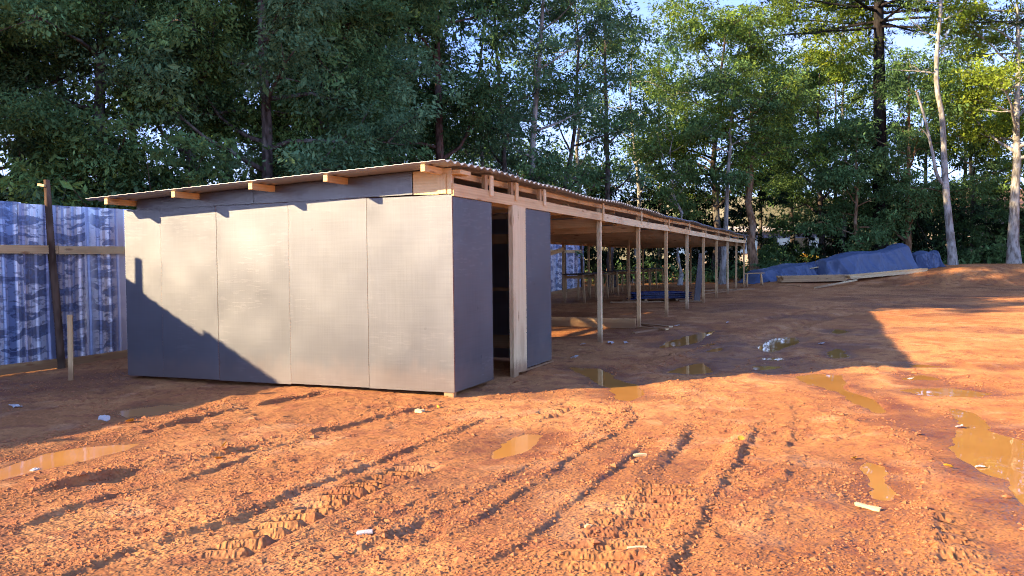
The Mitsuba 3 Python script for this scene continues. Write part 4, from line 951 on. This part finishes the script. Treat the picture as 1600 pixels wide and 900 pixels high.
# tall conifer with level whorls of long limbs
ar = thing('conifer', 'tall dark conifer with level limbs, black trunk behind the large tarpaulin', 'conifer')
Ya = 45.5; xa = X(1377, Ya); ra = np.random.default_rng(88)
tp = np.c_[xa + np.linspace(0, -0.25, 16), np.full(16, Ya), np.linspace(gz(xa, Ya) - 0.3, 23.0, 16)]
put('trunk', mikit.ply(tubes([(tp, 0.44 * (1 - 0.6 * np.linspace(0, 1, 16)) * (1 + 0.25 * np.exp(-np.linspace(0, 1, 16) * 18)))], 14), 'bark_black', smooth=True), ar)
lm, cs, rs = [], [], []
for z in (14.9, 15.7, 16.6, 17.7, 18.8, 20.0, 21.2, 22.2):
    a0 = ra.random() * 6.28
    for k in range(8):
        a = a0 + k * 6.283 / 8 + ra.normal(0, 0.12); L = (8.6 - 0.75 * (z - 15.6)) * ra.uniform(0.8, 1.08)
        p = curve([xa - 0.2, Ya, z + ra.normal(0, 0.25)], [math.cos(a), math.sin(a), 0.02 + ra.normal(0, 0.08)], L, 9, ra, 0.07, 0.0)
        lm.append((p, np.linspace(0.075, 0.025, 10)))
        for q in range(3, 10):
            for s in range(3): cs.append(p[q] + ra.normal(0, 0.22, 3) * [1, 1, 0.5] + [0, 0, 0.06]); rs.append(0.40)
put('limbs', mikit.ply(tubes(lm, 6), 'bark_black', smooth=True), ar)
v_, f_, c_ = leaves(np.array(cs), np.array(rs), 44000, 0.16, PINE, ra, droop=-0.2, flat=0.5, aspect=0.3)
put('crown', mikit.ply((v_, f_), 'leaf', color=c_), ar)
# the wood goes on along the fence outside the left edge; it shades the yard
for i, (u, v, H) in enumerate(((16.6, 0.2, 15.0), (20.5, -3.5, 15.5), (18.5, 3.0, 16.0), (23.5, -6.5, 16.0), (24.0, 0.5, 17.0), (28.0, -3.0, 17.0), (31.0, 3.0, 18.0), (25.0, 7.5, 18.0))):
    q = P(u, v, 0)
    tree('tree of the wood along the fence, outside the left edge', q[0], q[1], H, 0.25, (2.5, H, 3.6, 'dome'), 6000, 0.36, DARK, 'bark_dark', 500 + i, limbs=15, group='wood along the fence beyond the left edge', clump=1.1)
for i, (u, v, H, nl) in enumerate(((11.6, 12.2, 16.8, 28000), (14.2, 15.5, 16.5, 24000), (12.6, 19.0, 14.5, 22000), (13.0, 26.0, 8.5, 11000), (12.2, 33.0, 8.0, 10000), (18.0, 28.0, 9.0, 10000), (17.0, 37.0, 9.0, 10000), (12.0, 40.0, 8.0, 10000), (16.0, 21.5, 12.0, 12000))):
    q = P(u, v, 0)
    tree(['dark tree of the middle rows behind the right half of the roof front', 'dark tree of the middle rows behind the thin reddish trunk', 'dark tree of the middle rows below the straight dark trunk', 'low dark tree deep in the wood behind the reddish trunk', 'low dark tree deep in the wood behind the grey forked trunk',
          'low dark tree deep in the wood below the twin trunks', 'low dark tree farthest back behind the reddish trunk', 'low dark tree at the back of the wood over the first bay', 'dark tree deep in the wood behind the twin trunks'][i], q[0], q[1], H, 0.2, (2.2, H, 3.1, 'dome'), nl, 0.18, DARK, 'bark_dark', 520 + i, limbs=17, clump=0.85)
# low undergrowth along the wood's floor
ru = np.random.default_rng(9)
cs = []
for k in range(420):
    px = ru.uniform(820, 1640); Y = ru.uniform(42.5, 60); cs.append([X(px, Y), Y, 0])
cs = np.array(cs); cs[:, 2] = ground_base(cs[:, 0], cs[:, 1]) + ru.uniform(0.0, 0.8, len(cs))
v_, f_, c_ = leaves(cs, ru.uniform(0.4, 0.8, len(cs)), 26000, 0.2, DARK, ru)
put('undergrowth', mikit.ply((v_, f_), 'leaf', color=c_), kind='stuff', label='low weeds and saplings on the floor of the wood')
#@@END

#@@LITTER
# ------------------------------------------------------------------ litter on the mud
rl = np.random.default_rng(21)
def chip(name, x, y, L, W_, h, mat, label, cat, group=None, ang=None, tilt=0.0):
    a = rl.random() * 6.28 if ang is None else ang
    z = gh(x, y) + h * 0.5 + 0.004
    m = trimesh.creation.box((L, W_, h)); m = m.subdivide()
    if name == 'plastic_scrap':
        m = m.subdivide(); q = np.array(m.vertices)
        q[:, :2] *= (1 + 0.55 * (meshkit.noise(q * [30, 30, 0] + [x, y, 0], 4) - 0.5))[:, None]
        q[:, 2] = q[:, 2] * 0.35 + 0.35 * L * (meshkit.noise(np.c_[q[:, :2] * 28, np.full(len(q), x)], 6) - 0.3)
        m.vertices = q
    m.vertices += rl.normal(0, min(h, 0.006) * 0.35, m.vertices.shape)
    m.apply_transform(trimesh.transformations.euler_matrix(tilt, rl.normal(0, 0.12), a)); m.apply_translation((x, y, z + abs(math.sin(tilt)) * W_ / 2))
    put(name, mikit.ply(m, mat), label=label, cat=cat, group=group)
def leafbit(x, y, L, label, group=None, tilt=0.5):
    n = 7; t = np.linspace(-1, 1, n); w = L * 0.3 * (1 - t * t) ** 0.7 + 0.001
    a = rl.random() * 6.28; d = np.array([math.cos(a), math.sin(a), 0.15]); s = np.array([-math.sin(a), math.cos(a), tilt])
    c = np.array([x, y, gh(x, y) + 0.012 + abs(tilt) * L * 0.3])
    up = np.array([0, 0, 1.0])
    v = np.array([[c + d * q * L / 2 - s * ww - up * 0.05 * L * q * q, c + d * q * L / 2 - up * 0.01, c + d * q * L / 2 + s * ww + up * 0.1 * ww] for q, ww in zip(t, w)]).reshape(-1, 3)
    i = np.arange(n * 3).reshape(n, 3); f = []
    for k in range(n - 1):
        for j in range(2): f += [[i[k, j], i[k + 1, j], i[k + 1, j + 1]], [i[k, j], i[k + 1, j + 1], i[k, j + 1]]]
    put('fallen_leaf', mikit.ply((v, np.array(f)), 'leaf_yellow', smooth=True), label=label, cat='leaf', group=group)
leafbit(-2.33, 6.42, 0.11, 'upright yellow leaf on the mud ridge before the shed front', tilt=0.9)
leafbit(-2.30, 6.25, 0.07, 'small yellow leaf just below the upright one', tilt=0.2)
leafbit(-3.66, 7.65, 0.10, 'yellow leaf lying in the shaded mud at the left')
leafbit(1.86, 6.55, 0.07, 'yellow leaf on the ridge in the middle of the tyre tracks')
leafbit(2.55, 6.0, 0.07, 'yellow leaf at the upper end of the small right puddle', tilt=0.3)
leafbit(5.0, 9.05, 0.07, 'yellow leaf by the thin puddle strip at the right')
leafbit(3.05, 5.62, 0.06, 'yellow leaf at the edge of the large right puddle')
chip('wood_chip', -0.82, 4.36, 0.085, 0.045, 0.012, 'scrap_white', 'white chip lying on the tyre tracks at the front', 'chip', ang=0.2)
chip('wood_chip', 2.06, 4.66, 0.14, 0.03, 0.02, 'chip_pale', 'pale splinter of wood in the mud right of the middle', 'chip', ang=-0.7)
chip('wood_chip', 0.97, 6.15, 0.10, 0.03, 0.015, 'chip_pale', 'pale chip between the curved ruts', 'chip', ang=0.1)
chip('wood_chip', 0.62, 4.05, 0.10, 0.010, 0.008, 'chip_pale', 'thin pale twig at the bottom of the picture', 'twig', ang=0.1)
chip('wood_chip', 0.41, 4.45, 0.035, 0.03, 0.02, 'chip_pale', 'small pale lump left of the tread marks', 'chip')
chip('wood_chip', -0.95, 8.12, 0.09, 0.05, 0.03, 'chip_pale', 'pale chip just before the shed front', 'chip')
chip('wood_chip', -0.78, 8.35, 0.09, 0.02, 0.012, 'leaf_yellow', 'yellowish sliver before the shed corner', 'chip')
for x, y in ((3.95, 7.10), (3.35, 5.75), (4.9, 9.9)): chip('plastic_scrap', x, y, 0.06, 0.04, 0.012, 'scrap_white', 'white scrap lying in the mud round the right puddles', 'scrap', 'white scraps in the mud round the right puddles', tilt=0.3)
for x, y in ((2.0, 14.2), (1.75, 14.35), (1.25, 14.2)): chip('plastic_scrap', x, y, 0.14 * rl.uniform(0.5, 1.3), 0.05, 0.006, 'scrap_white', 'whitish scrap around the foot of the first shed post', 'scrap', 'whitish scraps around the foot of the first shed post', tilt=0.2)
for x, y in ((3.6, 17.6), (4.9, 18.3), (5.35, 13.9)): chip('plastic_scrap', x, y, 0.11, 0.06, 0.02, 'scrap_white', 'whitish scrap in the shaded wet mud beside the shed', 'scrap', 'whitish scraps in the shaded wet mud beside the shed', tilt=0.3)
chip('plastic_scrap', -5.3, 8.55, 0.13, 0.06, 0.012, 'scrap_white', 'white scrap at the left edge in the fence shade', 'scrap')
chip('plastic_scrap', -3.95, 7.72, 0.11, 0.06, 0.03, 'scrap_white', 'white scrap beside the yellow leaf in the left shade', 'scrap', tilt=0.7)
chip('plastic_scrap', -3.58, 5.98, 0.06, 0.04, 0.03, 'scrap_white', 'white scrap at the edge of the sunlit left puddle', 'scrap')
chip('plastic_scrap', 0.95, 12.4, 0.16, 0.05, 0.02, 'scrap_white', 'white scrap at the foot of the second side panel', 'scrap', tilt=0.3)
#@@END
